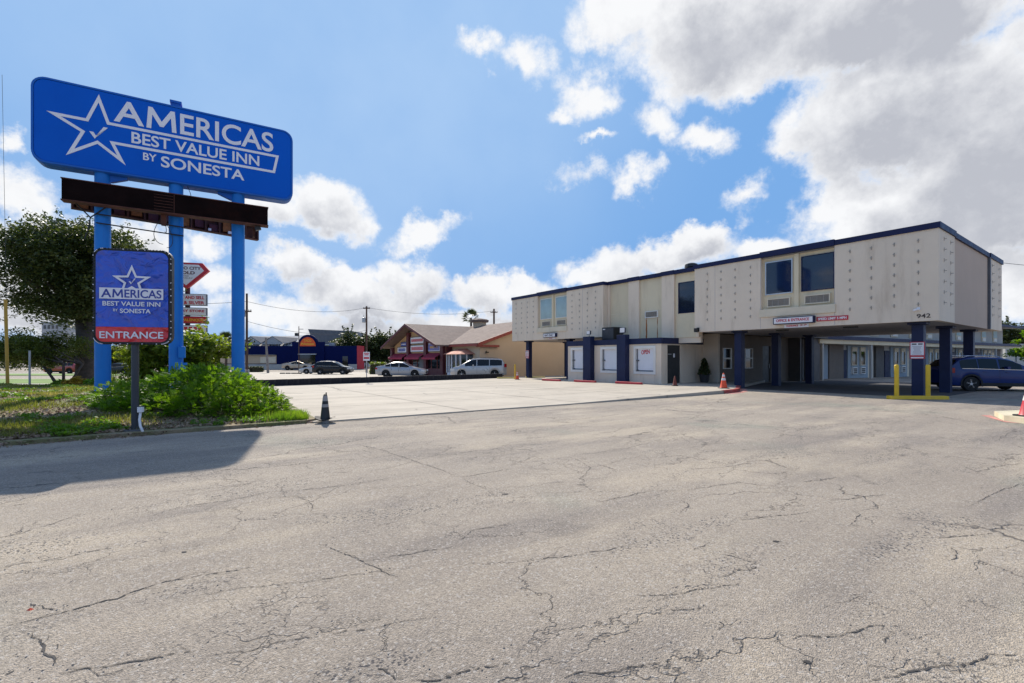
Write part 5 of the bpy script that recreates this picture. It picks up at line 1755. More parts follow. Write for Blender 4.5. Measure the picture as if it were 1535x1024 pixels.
def roof_slab(name, a, b, c, d_, t=.14):
    m_ = MB(); q = [Vector(v) for v in (a, b, c, d_)]
    m_.add([v for v in q] + [v + Vector((0, 0, t)) for v in q], [(3, 2, 1, 0), (4, 5, 6, 7), (0, 1, 5, 4), (1, 2, 6, 5), (2, 3, 7, 6), (3, 0, 4, 7)])
    return m_.build(name, M['shingle'], sh)


sl1 = (AP - EV) / HW
o_ = .5
roof_slab('roof', (-.5, -o_, EV - o_ * sl1), (-.5, HW, AP), (15, HW, AP), (15, -o_, EV - o_ * sl1))
roof_slab('roof', (-.5, HW, AP), (-.5, 2 * HW + o_, EV - o_ * sl1), (15, 2 * HW + o_, EV - o_ * sl1), (15, HW, AP))
sl2 = .335
roof_slab('roof', (1.1, -6.0, EV - .1), (9.05, -6.0, EV - .1 + 7.95 * sl2), (9.05, 9, EV - .1 + 7.95 * sl2), (1.1, 9, EV - .1))
roof_slab('roof', (9.05, -6.0, EV - .1 + 7.95 * sl2), (17.0, -6.0, EV - .1), (17.0, 9, EV - .1), (9.05, 9, EV - .1 + 7.95 * sl2))
f = MB()
for y0, z0, y1, z1 in ((-o_, EV - o_ * sl1, HW, AP), (HW, AP, 2 * HW + o_, EV - o_ * sl1)):
    f.add([(-.56, y0, z0 - .12), (-.56, y1, z1 - .12), (-.56, y1, z1 + .15), (-.56, y0, z0 + .15), (-.49, y0, z0 - .12), (-.49, y1, z1 - .12), (-.49, y1, z1 + .15), (-.49, y0, z0 + .15)],
          [(0, 1, 2, 3), (7, 6, 5, 4), (0, 4, 5, 1), (3, 2, 6, 7)])
f.build('rake_board', M['maroon'], sh)
f = MB()
zr = EV - .1
for x0, z0, x1, z1 in ((1.1, zr, 9.05, zr + 7.95 * sl2), (9.05, zr + 7.95 * sl2, 17.0, zr)):
    f.add([(x0, -6.06, z0 - .16), (x1, -6.06, z1 - .16), (x1, -6.06, z1 + .15), (x0, -6.06, z0 + .15), (x0, -5.99, z0 - .16), (x1, -5.99, z1 - .16), (x1, -5.99, z1 + .15), (x0, -5.99, z0 + .15)],
          [(0, 1, 2, 3), (7, 6, 5, 4), (0, 4, 5, 1), (3, 2, 6, 7)])
f.box(1.02, 1.09, -6, 0, zr - .14, zr + .10)
f.box(1.1, 3.6, -5.95, -5.62, zr - .22, zr - .02)
f.build('rake_board', M['fascia_red'], sh)
# gable front: posts, signs, awning, glass
FX = .9
for y in (.35, 4.35, 9.1, 14.25):
    top_ = EV - .1 + sl1 * (min(y, 2 * HW - y)) - .1
    MB().box(FX - .35, FX, y - .32, y + .32, GB, top_).build('pier', M['maroon'], sh)
aw = MB()
for y0, y1 in ((.7, 4.0), (4.7, 8.75), (9.45, 13.9)):
    aw.add([(FX - .05, y0, 1.95), (FX - .05, y1, 1.95), (FX - .9, y1, 1.45), (FX - .9, y0, 1.45), (FX - .9, y0, 1.25), (FX - .9, y1, 1.25)], [(0, 1, 2, 3), (3, 2, 5, 4)])
aw.build('awning', M['awning'], sh)
MB().box(FX - .06, FX - .005, .68, 13.9, GB + .9, 1.9).build('shop_window', M['glass_dark'], sh)
mu = MB()
for y in (1.8, 3.2, 5.5, 6.9, 8.3, 10.6, 12.2): mu.box(FX - .10, FX - .06, y - .04, y + .04, GB, 1.6)
mu.build('mullion', M['fascia_red'], sh)
MB().box(FX - .12, FX - .06, .68, 13.9, GB, GB + .9).build('stall_riser', M['maroon'], sh)
MB().box(FX - .10, FX - .062, 4.9, 6.3, GB, 1.5).build('door', M['grey_metal'], sh)


def shop_sign(y0, y1, z0, z1, face, bars):
    o = MB().box(FX - .16, FX - .01, y0, y1, z0, z1).build('shop_sign', M['grey_metal'], sh)
    MB().box(FX - .17, FX - .161, y0 + .06, y1 - .06, z0 + .06, z1 - .06).build('face', face, o)
    for (a, b, c, d_, m_) in bars:
        g = MB()
        W_, H_ = y1 - y0 - .2, z1 - z0 - .16
        n = max(1, int((b - a) * W_ / .24))
        for k in range(n):
            ya = y1 - .1 - W_ * (a + (b - a) * k / n); yb = y1 - .1 - W_ * (a + (b - a) * (k + .74) / n)
            g.box(FX - .178, FX - .171, min(ya, yb), max(ya, yb), z0 + .08 + H_ * c, z0 + .08 + H_ * d_)
        g.build('print', m_, o)


shop_sign(4.85, 8.6, 3.05, 3.85, M['sign_white'], [(.05, .95, .25, .75, M['red_ink'])])
shop_sign(4.85, 8.6, 2.1, 2.9, M['sign_white'], [(.05, .95, .2, .8, M['red_ink'])])
shop_sign(.95, 3.85, 2.1, 3.05, M['sign_white'], [(.0, 1.0, .05, .95, mat('blue_print', (.03, .04, .36), .5)), (.15, .85, .35, .65, M['taco_yellow'])])
shop_sign(9.7, 12.6, 2.05, 2.75, M['sign_white'], [(.1, .9, .15, .85, M['letter_blue'])])
shop_sign(9.7, 11.6, 2.8, 3.35, M['letter_blue'], [(.1, .9, .3, .7, M['sign_white'])])
MB().box(.3, .9, 6.9, 7.7, AP - .75, AP - .62).build('gable_lamp', M['black'], sh)
MB().box(.92, 1.54, -.22, -.005, GB, EV - .15).build('return_wall', M['maroon'], sh)
# bay window with hipped hood on the side wall
bw = MB(); bay = [(1.55, -4.4), (.55, -3.7), (.35, -2.3), (.55, -.95), (1.55, -.3)]
bw.prism(bay, (0, 0, GB), (1, 0, 0), (0, 1, 0), (0, 0, 1), .55)
bo = bw.build('bay_base', M['sign_white'], sh)
gl = MB(); gl.prism([(x * .96 + .06, y) for x, y in bay], (0, 0, GB + .55), (1, 0, 0), (0, 1, 0), (0, 0, 1), 1.85); gl.build('bay_glass', M['glass_dark'], sh)
for x, y in bay[1:4] + [(.45, -3.0), (.45, -1.6), (1.05, -.62), (1.05, -4.05)]: MB().box(x - .05, x + .05, y - .06, y + .06, GB + .55, GB + 2.4).build('bay_mullion', M['sign_white'], sh)
hd = MB(); hb = [(1.56, -4.9), (.2, -4.0), (-.1, -2.35), (.2, -.6), (1.56, 0)]
hd.add([(x, y, 1.78) for x, y in hb] + [(1.56, -3.2, 2.35), (1.56, -1.6, 2.35)], [(0, 1, 5), (1, 2, 5), (2, 6, 5), (2, 3, 6), (3, 4, 6), (4, 3, 2, 1, 0)])
hd.build('bay_hood', mat('terracotta_hood', (.50, .20, .13), .8, var=.15), sh)
# cupola
cu = MB(); cu.lathe([(.85, 0), (.85, .9)], 8, c=(9.05, 6.5, 5.0)); cu.build('cupola', M['shop_tan'], sh)
cu = MB(); cu.lathe([(1.15, 0), (1.2, .25), (.9, .38), (.1, .5)], 8, c=(9.05, 6.5, 5.88)); cu.build('cupola_roof', M['shingle'], sh)
b = MB(); b.obox((2.3, -5.75, 1.95), (.12, 0, 0), (0, .12, 0), (0, 0, .06)); b.tube([(2.3, -5.6, 2.1), (2.3, -5.75, 1.98)], .03, 6)
b.build('wall_lamp', M['black'], sh)

# ------------------------------------------------------------------ navy restaurant
d = 96.0
tb = thing('navy_restaurant', 'low navy blue restaurant with arched orange sign and red end wall', 'restaurant', (0, d, 0))
gb = -1.05
x0, x1 = X(330, d), X(534.5, d)
zt = Z(518.5, d)
MB().box(x0, x1, 0, 4.6, gb, zt).build('wall', M['taco_blue'], tb)
MB().box(x1, x1 + .06, .02, 4.6, gb, zt + .05).build('end_wall', M['taco_red'], tb)
MB().box(X(438, d), X(486, d), -.25, .3, gb, Z(512.5, d)).build('parapet', M['taco_blue'], tb)
ac_ = [(X(462, d) + 1.95 * math.cos(R(a)), Z(514.5, d) + 1.75 * math.sin(R(a))) for a in range(0, 181, 10)]
MB().prism(ac_, (0, -.28, 0), EX, EZ, (0, 1, 0), .5).build('arch', M['taco_blue'], tb)
ac_ = [(X(462, d) + 1.62 * math.cos(R(a)), Z(519, d) + 1.85 * math.sin(R(a)) * 1.0) for a in range(0, 181, 10)]
so = MB().prism(ac_, (0, -.30, 0), EX, EZ, (0, -1, 0), .10).build('arch_sign', M['taco_orange'], tb)
text('lettering', 'TACO', (X(462, d) - .75, -.41, Z(512.6, d)), EX, EZ, 1.5, .52, M['taco_yellow'], so, bold=.03)
text('lettering', 'Palenque', (X(462, d) - 1.35, -.41, Z(517.9, d)), EX, EZ, 2.7, .55, M['taco_yellow'], so, bold=.03)
MB().box(x0, X(414, d), -.06, -.005, Z(545, d), Z(532, d)).build('window', M['shop_tan'], tb)
MB().box(X(390, d), X(413, d), -.12, -.065, Z(544, d), Z(535, d)).build('window_print', M['sill'], tb)
MB().box(X(366, d), X(414, d), -.5, 0, Z(532.5, d), Z(531.3, d)).build('canopy', M['grey_metal'], tb)
MB().box(X(448, d), X(475, d), -.6, -.25, Z(531.7, d), Z(530.3, d)).build('canopy', M['steel'], tb)
MB().box(X(450, d), X(473, d), -.30, -.255, gb, Z(532, d)).build('entrance_glass', M['glass_dark'], tb)
MB().box(X(513, d), X(521, d), -.05, -.005, gb, Z(534, d)).build('doorway', M['glass_dark'], tb)
MB().box(x0, X(450, d), -.10, -.02, gb, Z(546, d)).build('pale_base', M['walk'], tb)
MB().box(X(522, d), x1, -.10, -.02, gb, Z(546, d)).build('pale_base', M['walk'], tb)
rt = MB()
for k in range(14): rt.tube([(X(366 + k * 5, d), 3, zt), (X(366 + k * 5, d), 3, zt + .75)], .03, 5)
rt.tube([(X(366, d), 3, zt + .75), (X(432, d), 3, zt + .75)], .035, 5)
rt.build('roof_railing', M['steel'], tb)
MB().box(X(487, d), X(494, d), 2, 3, zt, zt + .7).build('roof_unit', M['steel'], tb)

# grey gabled flats behind it
d = 125.0
ap = thing('grey_flats', 'grey sided flats with several dark gable roofs behind the navy restaurant', 'apartment block', (0, d, 0))
x0, x1 = X(352, d), X(545, d)
MB().box(x0, x1, 0, 14, -1, Z(517, d)).build('wall', M['apt_wall'], ap)
# long roofs rising to the right
r_ = MB(); r_.add([(x0, -1, Z(519, d)), (X(470, d), -1, Z(519, d)), (X(466, d), 6, Z(499, d)), (X(420, d), 6, Z(502, d)), (X(368, d), 6, Z(503.5, d))], [(0, 1, 2, 3, 4)]); r_.build('roof', M['apt_wall'], ap)
for a, b, c in ((367, 400, 372), (398, 432, 415)):
    r_ = MB()
    pk = (a + b) / 2
    r_.add([(X(a, d), -2.5, Z(516.5, d)), (X(b, d), -2.5, Z(516.5, d)), (X(pk, d), -2.5, Z(505, d)), (X(pk + 12, d), 5, Z(503, d)), (X(a + 1, d), 5, Z(503.3, d)), (X(b, d), 5, Z(512, d))], [(0, 1, 2)])
    r_.build('gable', M['apt_wall'], ap)
    r_ = MB(); r_.add([(X(a - 1, d), -2.7, Z(516, d)), (X(pk, d), -2.7, Z(504.5, d)), (X(pk - 1, d), 6, Z(502.8, d)), (X(a - 6, d), 6, Z(503, d))], [(0, 1, 2, 3)])
    r_.add([(X(pk, d), -2.7, Z(504.5, d)), (X(b + 1, d), -2.7, Z(516, d)), (X(b + 8, d), 6, Z(506, d)), (X(pk + 4, d), 6, Z(502.6, d))], [(0, 1, 2, 3)])
    r_.build('roof', M['apt_roof'], ap)
r_ = MB(); r_.add([(X(466, d), -2, Z(494, d)), (X(532, d), -2, Z(497, d)), (X(542, d), -2, Z(517, d)), (X(478, d), -2, Z(517, d)), (X(466, d), 8, Z(494, d)), (X(532, d), 8, Z(497, d)), (X(542, d), 8, Z(517, d)), (X(452, d), 8, Z(517, d))],
                 [(0, 1, 2, 3), (0, 3, 7, 4), (1, 0, 4, 5), (2, 1, 5, 6)])
r_.build('roof', M['apt_roof'], ap)
MB().box(X(436, d), X(440, d), 2, 3.2, Z(503, d), Z(498.5, d)).build('chimney', M['black'], ap)
for k in range(8):
    MB().box(X(372 + k * 12, d), X(376 + k * 12, d), -.1, -.005, Z(531, d), Z(521, d)).build('window', M['glass_dark'], ap)

d = 150.0
ob = thing('distant_block', 'plain grey block rising far behind the small tree', 'building', (X(76, d), d, 0))
MB().box(-3, 3, 0, 6, -1, Z(484, d)).build('wall', M['apt_wall'], ob)
MB().box(-3.1, 3.1, -.1, 6.1, Z(484, d), Z(482.6, d)).build('parapet', M['steel'], ob)
for k in range(4): MB().box(-2.4 + k * 1.3, -1.6 + k * 1.3, -.05, -.005, Z(493, d), Z(487.5, d)).build('window', M['glass_dark'], ob)
d = 78
ob = thing('white_shed', 'small white building with dark openings beyond the end of the room wing', 'building', (X(1529, d), d, 0))
MB().box(-2.5, 9, 0, 5, -1, Z(517, d)).build('wall', M['wing_wall'], ob)
MB().box(-2.8, 9.3, -.3, 5.3, Z(517, d), Z(515.5, d)).build('roof', M['steel'], ob)
for k in range(3): MB().box(-1.6 + k * 2.2, -.6 + k * 2.2, -.05, -.005, Z(533, d), Z(524, d)).build('window', M['glass_dark'], ob)


# ------------------------------------------------------------------ poles and wires
def upole(label, px_, d_, ytop, r=.15, m='wood', arms=(), trafo=False, lean=0.0, name='utility_pole'):
    z0 = gz(0, d_)
    o = thing(name, label, 'utility pole', (X(px_, d_), d_, 0))
    zt_ = Z(ytop, d_)
    MB().tube([(lean, 0, z0 - .3), (0, 0, zt_)], [r, r * .75], 10).build('pole', M[m], o, smooth=True, angle=50)
    for (dz, L_) in arms:
        q = MB().box(-L_, L_, -.06, .06, zt_ - dz - .06, zt_ - dz + .06).build('crossarm', M[m], o)
        ins = MB()
        for k in (-.9, -.45, .45, .9): ins.lathe([(.04, 0), (.055, .08), (.03, .16)], 8, c=(k * L_, 0, zt_ - dz + .06))
        ins.build('insulator', M['grey_metal'], q)
    if trafo:
        t_ = MB(); t_.lathe([(.24, 0), (.27, .05), (.27, .72), (.2, .8), (.05, .85)], 14, c=(-.42, -.05, zt_ - 2.6)); t_.tube([(-.42, -.05, zt_ - 1.75), (-.42, -.05, zt_ - 1.35)], .04, 6); t_.box(-.2, 0, -.04, .04, zt_ - 2.2, zt_ - 2.1)
        t_.build('transformer', M['steel'], o)
    return o


upole('brown timber utility pole with transformer between the restaurant and the gabled shops', 549, 74, 459, .17, 'wood', ((.35, .55),), True)
upole('dark utility pole rising just behind the blue sign pole', 369.5, 52, 440, .14, 'wood', ((2.0, .5),), True)
upole('grey leaning utility pole before the low restaurant', 398, 70, 506, .19, 'wood_grey', ((1.2, .5),), False, .35)
upole('short dark pole top above the brown shop roof', 740, 80, 463, .2, 'wood', ((.6, .6),), False)
lp = upole('slim dark lamp post before the arched restaurant sign', 447.5, 72, 489, .07, 'wood', (), False, 0, 'lamp_post')
lp['category'] = 'lamp post'
MB().box(0, .7, -.05, .05, Z(493.8, 72), Z(493, 72)).build('lamp_arm', M['grey_metal'], lp)


def span(label, pts, sag, name='overhead_wire', r=.013):
    mb_ = MB()
    for i in range(len(pts) - 1):
        a, b = Vector(pts[i]), Vector(pts[i + 1])
        mb_.tube([a + (b - a) * (k / 14) - Vector((0, 0, sag * 4 * (k / 14) * (1 - k / 14))) for k in range(15)], r, 4)
    tag(mb_.build(name, M['wire']), label, 'wire')


a1 = (X(549, 74), 74, Z(461, 74)); a2 = (X(369.5, 52), 52, Z(452, 52)); a3 = (X(740, 80), 80, Z(466, 80))
span('overhead power wire running from the pole behind the blue sign to the transformer pole', [a2, a1], .9, r=.02)
span('second lower wire between the sign side pole and the transformer pole', [(a2[0], a2[1], a2[2] - 2.2), (a1[0], a1[1], a1[2] - 3.6)], 1.0, r=.02)
span('wire from the transformer pole to the pole above the shop roof', [a1, a3], .8, r=.02)
span('wire crossing the sky from the pole behind the sign towards the street', [a2, (-62, 48, 9.5)], 1.2, r=.02)
span('single wire leaving the upper corner of the motel', [(P0[0] + VU.x * 12.3, P0[1] + VU.y * 12.3, 6.55), (48, 34, 7.6)], .15)


# ------------------------------------------------------------------ trees and plants
def leaf_cloud(mb_, c, rad, n, size, r, up=.35, elong=1.6, shell=.0, droop=0.0):
    c = Vector(c)
    for _ in range(n):
        while True:
            v = Vector((r.uniform(-1, 1), r.uniform(-1, 1), r.uniform(-1, 1)))
            if v.length <= 1 and v.length >= shell * r.random(): break
        p = c + Vector((v.x * rad[0], v.y * rad[1], v.z * rad[2]))
        a = Vector((r.gauss(0, 1), r.gauss(0, 1), r.gauss(0, .6) - droop)).normalized()
        b = a.cross(Vector((r.gauss(0, .6), r.gauss(0, .6), 1))).normalized()
        s = size * r.uniform(.6, 1.3)
        a = a * s * elong * .5; b = b * s * .5
        mb_.add([p - a, p + b * .9, p + a, p - b * .9], [(0, 1, 2, 3)])


def blob_points(r, n, rad, shell=.55):
    out = []
    while len(out) < n:
        v = Vector((r.uniform(-1, 1), r.uniform(-1, 1), r.uniform(-1, 1)))
        if shell < v.length < 1: out.append(Vector((v.x * rad[0], v.y * rad[1], v.z * rad[2])))
    return out


def tree(name, label, loc, crown_c, crown_r, trunk_r, lm, nclump, nleaf, leaf, seed, clump=.9, group=None, stems=1, fork=.35, bark='bark', cat='tree', shell=.5):
    r = random.Random(seed)
    o = thing(name, label, cat, loc, 0, group)
    cc = Vector(crown_c)
    lv = MB()
    cl = [cc + p for p in blob_points(r, nclump, [q * .86 for q in crown_r], shell)]
    for p in cl:
        s = clump * r.uniform(.6, 1.25)
        leaf_cloud(lv, p, (s * 1.15, s * 1.15, s * .75), int(nleaf * s * s / clump / clump), leaf, r)
        # loose twigs that stick out of the outline
        if r.random() < .5:
            dv = (p - cc).normalized()
            for k in range(3): leaf_cloud(lv, p + dv * s * (1 + .35 * k), (.22, .22, .22), 9, leaf, r)
    lv.build('crown', M[lm], o, fix=False)
    tk = MB()
    fz = cc.z - crown_r[2] * (1 - fork)
    if stems == 1:
        bend = Vector((r.uniform(-.1, .1), 0, 0))
        pts = [Vector((0, 0, -.3)), Vector((0, 0, .1)), Vector((bend.x, 0, fz * .5)), Vector((cc.x * .4, cc.y * .4, fz))]
        tk.tube(pts, [trunk_r * 1.35, trunk_r * 1.1, trunk_r * .92, trunk_r * .8], 12)
        starts = [(pts[-1], trunk_r * .55)] * 9
    else:
        starts = []
        for k in range(stems):
            a = k * math.tau / stems + r.uniform(-.3, .3)
            e = Vector((math.cos(a) * crown_r[0] * .45, math.sin(a) * crown_r[1] * .4, fz + r.uniform(0, .4)))
            tk.tube([Vector((math.cos(a) * .12, math.sin(a) * .12, -.15)), e * .5 + Vector((0, 0, -.12)), e], [trunk_r, trunk_r * .8, trunk_r * .6], 8)
            starts.append((e, trunk_r * .55))
    tops = sorted(cl, key=lambda p: r.random())[:min(len(cl), 26)]
    for i, t_ in enumerate(tops):
        s, rr = starts[i % len(starts)]
        m_ = s + (t_ - s) * .5 + Vector((r.uniform(-.3, .3), r.uniform(-.3, .3), r.uniform(0, .4))) * (crown_r[0] * .25)
        tk.tube([s, m_, t_], [rr, rr * .5, rr * .15], 6)
    tk.build('trunk', M[bark], o, smooth=True, fix=False)
    return o


tree('oak_tree', 'large dark oak with one thick trunk behind the blue sign poles', (-24.9, 27.3, gz(0, 27)), (-.9, .6, 6.6), (4.7, 4.2, 3.55), .50, 'leaf_oak', 138, 540, .115, 11, .90, fork=.30, shell=.25)
tree('small_tree', 'small spreading tree with many thin stems on the lawn', (-24.2, 25.2, gz(0, 25)), (-1.3, .2, 2.0), (2.6, 1.9, 1.05), .075, 'leaf_myrtle', 50, 420, .075, 12, .55, stems=6, fork=.2)
tree('lawn_bush', 'tall yellow green leafy bush behind the middle blue sign pole', (X(270, 18.6), 18.6, islandz(-13, 18)), (-.05, 0, 1.25), (2.3, 1.6, 1.35), .05, 'leaf_lime', 64, 240, .12, 13, .45, stems=6, fork=.3, cat='bush', shell=.35)
tree('far_tree', 'pale leaved tree beyond the lawn seen between the blue poles', (X(172, 62), 62, gz(0, 62)), (0, 0, 2.6), (3.0, 2.5, 1.6), .16, 'leaf_myrtle', 26, 110, .32, 14, .9)
# woods beyond the restaurant and the street
k = 0
for (px_, d_, yt, hw, lab) in ((575, 112, 497, 4.6, 'dark round tree behind the gabled shops beside the transformer pole'), (523, 112, 498, 5.2, 'dark tree hiding the end of the grey flats'), (548, 118, 502, 4.2, 'dark tree just behind the transformer pole'),
                               (600, 118, 505, 3.6, 'dark tree low behind the apex of the shop gable'), (20, 118, 513, 7, 'distant tree at the end of the side street'), (-40, 112, 508, 7, 'distant tree past the end of the side street'), (52, 128, 517, 6, 'distant tree behind the small spreading tree'),
                               (140, 110, 514, 6, 'distant tree behind the oak trunk'), (205, 112, 515, 6, 'distant tree showing past the oak trunk'), (255, 120, 516, 6, 'distant tree behind the leafy bush'), (318, 116, 514, 5, 'distant tree between the blue poles'), (345, 110, 508, 3.6, 'distant tree beside the third blue pole'),
                               (1512, 92, 480, 6, 'dark tree above the roof of the room wing'), (1560, 96, 470, 7, 'tall tree past the end of the room wing')):
    zt_ = Z(yt, d_); z0 = gz(0, d_)
    cz = (zt_ - z0) * .55
    tree('far_tree', lab, (X(px_, d_), d_, z0), (0, 0, cz), (hw, hw * .7, (zt_ - z0) * .45), .22, 'leaf_dark', 64, 130, .36, 40 + k, 1.5, group='far trees along the horizon', fork=.25)
    k += 1
tree('courtyard_tree', 'fresh green leafy tree by the end of the room wing', (X(1543, 44), 44, gz(0, 44)), (0, 0, 3.0), (1.35, 1.3, 1.6), .10, 'leaf_bright', 24, 120, .17, 21, .5, fork=.3)
for px_, dd, hw, hh, lab in ((566, 60, .95, 1.55, 'clipped dark green hedge block by the shop corner'), (382, 78, 1.15, .9, 'low dark hedge before the restaurant window')):
    o = thing('clipped_hedge', lab, 'hedge', (X(px_, dd), dd, gz(0, dd)))
    lv = MB(); r = random.Random(px_)
    for _ in range(2600):
        p = Vector((r.uniform(-hw, hw), r.uniform(-.7, .7), r.uniform(.05, hh)))
        leaf_cloud(lv, p, (.05, .05, .05), 1, .14, r)
    lv.build('foliage', M['leaf_lime' if px_ > 500 else 'leaf_dark'], o, fix=False)
    MB().box(-hw * .85, hw * .85, -.6, .6, -.1, hh * .85).build('twigs', M['bark'], o)


def palm(label, px_, d_, ytop, rr, seed, name='palm_tree'):
    r = random.Random(seed); z0 = gz(0, d_); zt_ = Z(ytop, d_) - rr * .7
    o = thing(name, label, 'palm', (X(px_, d_), d_, 0))
    MB().tube([(0, 0, z0), (.1, 0, (z0 + zt_) / 2), (0, 0, zt_)], [.26, .2, .18], 10).build('trunk', M['bark'], o, smooth=True, fix=False)
    lv = MB()
    for k in range(46):
        a = r.uniform(0, math.tau); e = r.uniform(-.6, 1.4)
        dv = Vector((math.cos(a) * math.cos(e), math.sin(a) * math.cos(e), math.sin(e)))
        c = Vector((0, 0, zt_)) + dv * rr * .55
        side = dv.cross(Vector((0, 0, 1))).normalized() if abs(dv.z) < .98 else Vector((1, 0, 0))
        for j in range(13):
            t_ = (j - 6) / 6 * 1.15
            q = (dv * math.cos(t_) + side * math.sin(t_)) * rr * .5 * r.uniform(.8, 1.1)
            q.z -= .12 * rr * abs(t_)
            n_ = q.cross(dv).normalized() if q.cross(dv).length > .01 else Vector((0, 0, 1))
            wv = q.cross(n_).normalized() * rr * .045
            lv.add([c + wv, c - wv, c + q], [(0, 1, 2)])
    lv.build('crown', M['palm'], o, fix=False)


palm('palm crown showing above the cupola of the shop roof', 705.5, 78, 466, 1.7, 3)
palm('distant palm between the second and third blue poles', 338, 90, 500, 2.0, 4)
for i, px_ in enumerate((423, 431.5, 440, 448)):
    o = thing('kerb_stop', ('first', 'second', 'third', 'fourth')[i] + ' low dark kerb stop of the row, counted from the blue poles', 'wheel stop', (X(px_, 63), 63, gz(0, 63)), 0, 'dark kerb stops before the black suv')
    b = MB(); b.prism([(-.12, 0), (.12, 0), (.08, .16), (-.08, .16)], (-.32, 0, 0), (0, 1, 0), (0, 0, 1), (1, 0, 0), .62); b.build('bar', M['rubber'], o)
# the bright bush on the lawn
bb_ = thing('feathery_bush', 'wide bright green feathery bush on the lawn in front of the blue poles', 'bush', (-8.2, 12.0, islandz(-8.2, 12.0)))
lv = MB(); r = random.Random(31)
st = MB()
lobes = []
for px_, d_, yt, s in ((150, 12.6, 592, .55), (178, 12.0, 576, .62), (205, 12.8, 568, .72), (232, 11.7, 573, .72), (262, 12.8, 557, .82), (292, 12.2, 551, .86), (322, 12.9, 551, .86), (340, 12.0, 560, .80), (368, 12.4, 570, .74), (392, 12.0, 582, .62),
                       (408, 11.75, 598, .46), (250, 11.0, 590, .62), (300, 11.1, 578, .70), (350, 11.2, 588, .62), (200, 11.2, 594, .58), (282, 13.6, 556, .8), (330, 13.5, 556, .8), (172, 11.3, 602, .45), (385, 11.3, 606, .42), (415, 11.45, 614, .28)):
    x, y = X(px_, d_), d_
    zt_ = Z(yt, d_)
    lobes.append((Vector((x, y, zt_ - s * .78)), s))
base = bb_.location
for c, s in lobes:
    ns = int(430 * s * s / .5)
    for k in range(ns):
        v = Vector((r.gauss(0, 1), r.gauss(0, 1), abs(r.gauss(0, 1)) * .9 + (-.35))).normalized()
        p = c + Vector((v.x * s, v.y * s, v.z * s * .85)) * r.uniform(.70, 1.04)
        p.z = max(p.z, islandz(p.x, p.y) + .05)
        # a feathery spray: leaflets in pairs along a short arching stalk
        dv = (v + Vector((r.gauss(0, .45), r.gauss(0, .45), .25 + r.gauss(0, .3)))).normalized()
        side = dv.cross(Vector((r.gauss(0, .3), r.gauss(0, .3), 1))).normalized()
        up_ = side.cross(dv)
        L_ = r.uniform(.10, .19)
        for j in range(6):
            t_ = j / 5
            q = p + dv * L_ * t_ - Vector((0, 0, .06 * t_ * t_)) - base
            ll = .058 * (1 - .45 * t_)
            for sg_ in (-1, 1):
                a = (side * sg_ + dv * .55 - up_ * .15).normalized() * ll
                b = dv * .017
                lv.add([q - b, q + a * .55 - b * 1.1, q + a, q + a * .5 + b * 1.2], [(0, 1, 2, 3)])
for c, s in lobes:
    f0 = Vector((c.x * .85 + base.x * .15, c.y * .85 + base.y * .15, 0)); f0.z = islandz(f0.x, f0.y) - .05
    for k in range(9):
        t_ = c + Vector((r.gauss(0, .45) * s, r.gauss(0, .45) * s, r.uniform(0, .5) * s))
        st.tube([f0 - base, (f0 + t_) / 2 - base + Vector((r.gauss(0, .06), r.gauss(0, .06), 0)), t_ - base], [.014, .009, .004], 5)
lv.build('foliage', M['leaf_bright'], bb_, fix=False)
st.build('stems', M['bark'], bb_, fix=False)

# small plants
for (x, y, s, m_, lab) in ((-22.0, 23.6, .55, 'leaf_gold', 'golden leaved low shrub beside the oak trunk'), (-23.4, 24.2, .35, 'weed', 'low green clump at the foot of the small spreading tree'), (-19.0, 21.5, .5, 'weed', 'green weed clump near the foot of the first blue pole')):
    z0 = islandz(x, y)
    o = thing('low_shrub', lab, 'shrub', (x, y, z0))
    lv = MB(); r = random.Random(int(-x * 10))
    for k in range(420):
        a = r.uniform(0, math.tau); q = s * math.sqrt(r.random())
        leaf_cloud(lv, (q * math.cos(a), q * math.sin(a), r.uniform(.05, .8) * s * (1.15 - q / s * .7)), (.06, .06, .06), 2, .09, r, elong=2.4)
    lv.build('foliage', M[m_], o, fix=False)
    st = MB()
    for k in range(7): st.tube([(0, 0, -.05), (r.gauss(0, .3) * s, r.gauss(0, .3) * s, .6 * s)], [.012, .005], 5)
    st.build('stems', M['bark'], o, fix=False)
# yucca-like plant behind the first pole
o = thing('spiky_plant', 'spiky grey green plant between the first pole and the entrance board', 'plant', (X(168, 21), 21, islandz(-18, 21)))
lv = MB(); r = random.Random(77)
for k in range(60):
    a = r.uniform(0, math.tau); e = r.uniform(.3, 1.4)
    dv = Vector((math.cos(a) * math.cos(e), math.sin(a) * math.cos(e), math.sin(e))) * r.uniform(.5, .85)
    sd_ = Vector((-math.sin(a), math.cos(a), 0)) * .025
    lv.add([sd_, -sd_, dv * .6 - sd_ * .8, dv, dv * .6 + sd_ * .8], [(0, 1, 2, 3, 4)])
lv.build('foliage', M['leaf_myrtle'], o, fix=False)

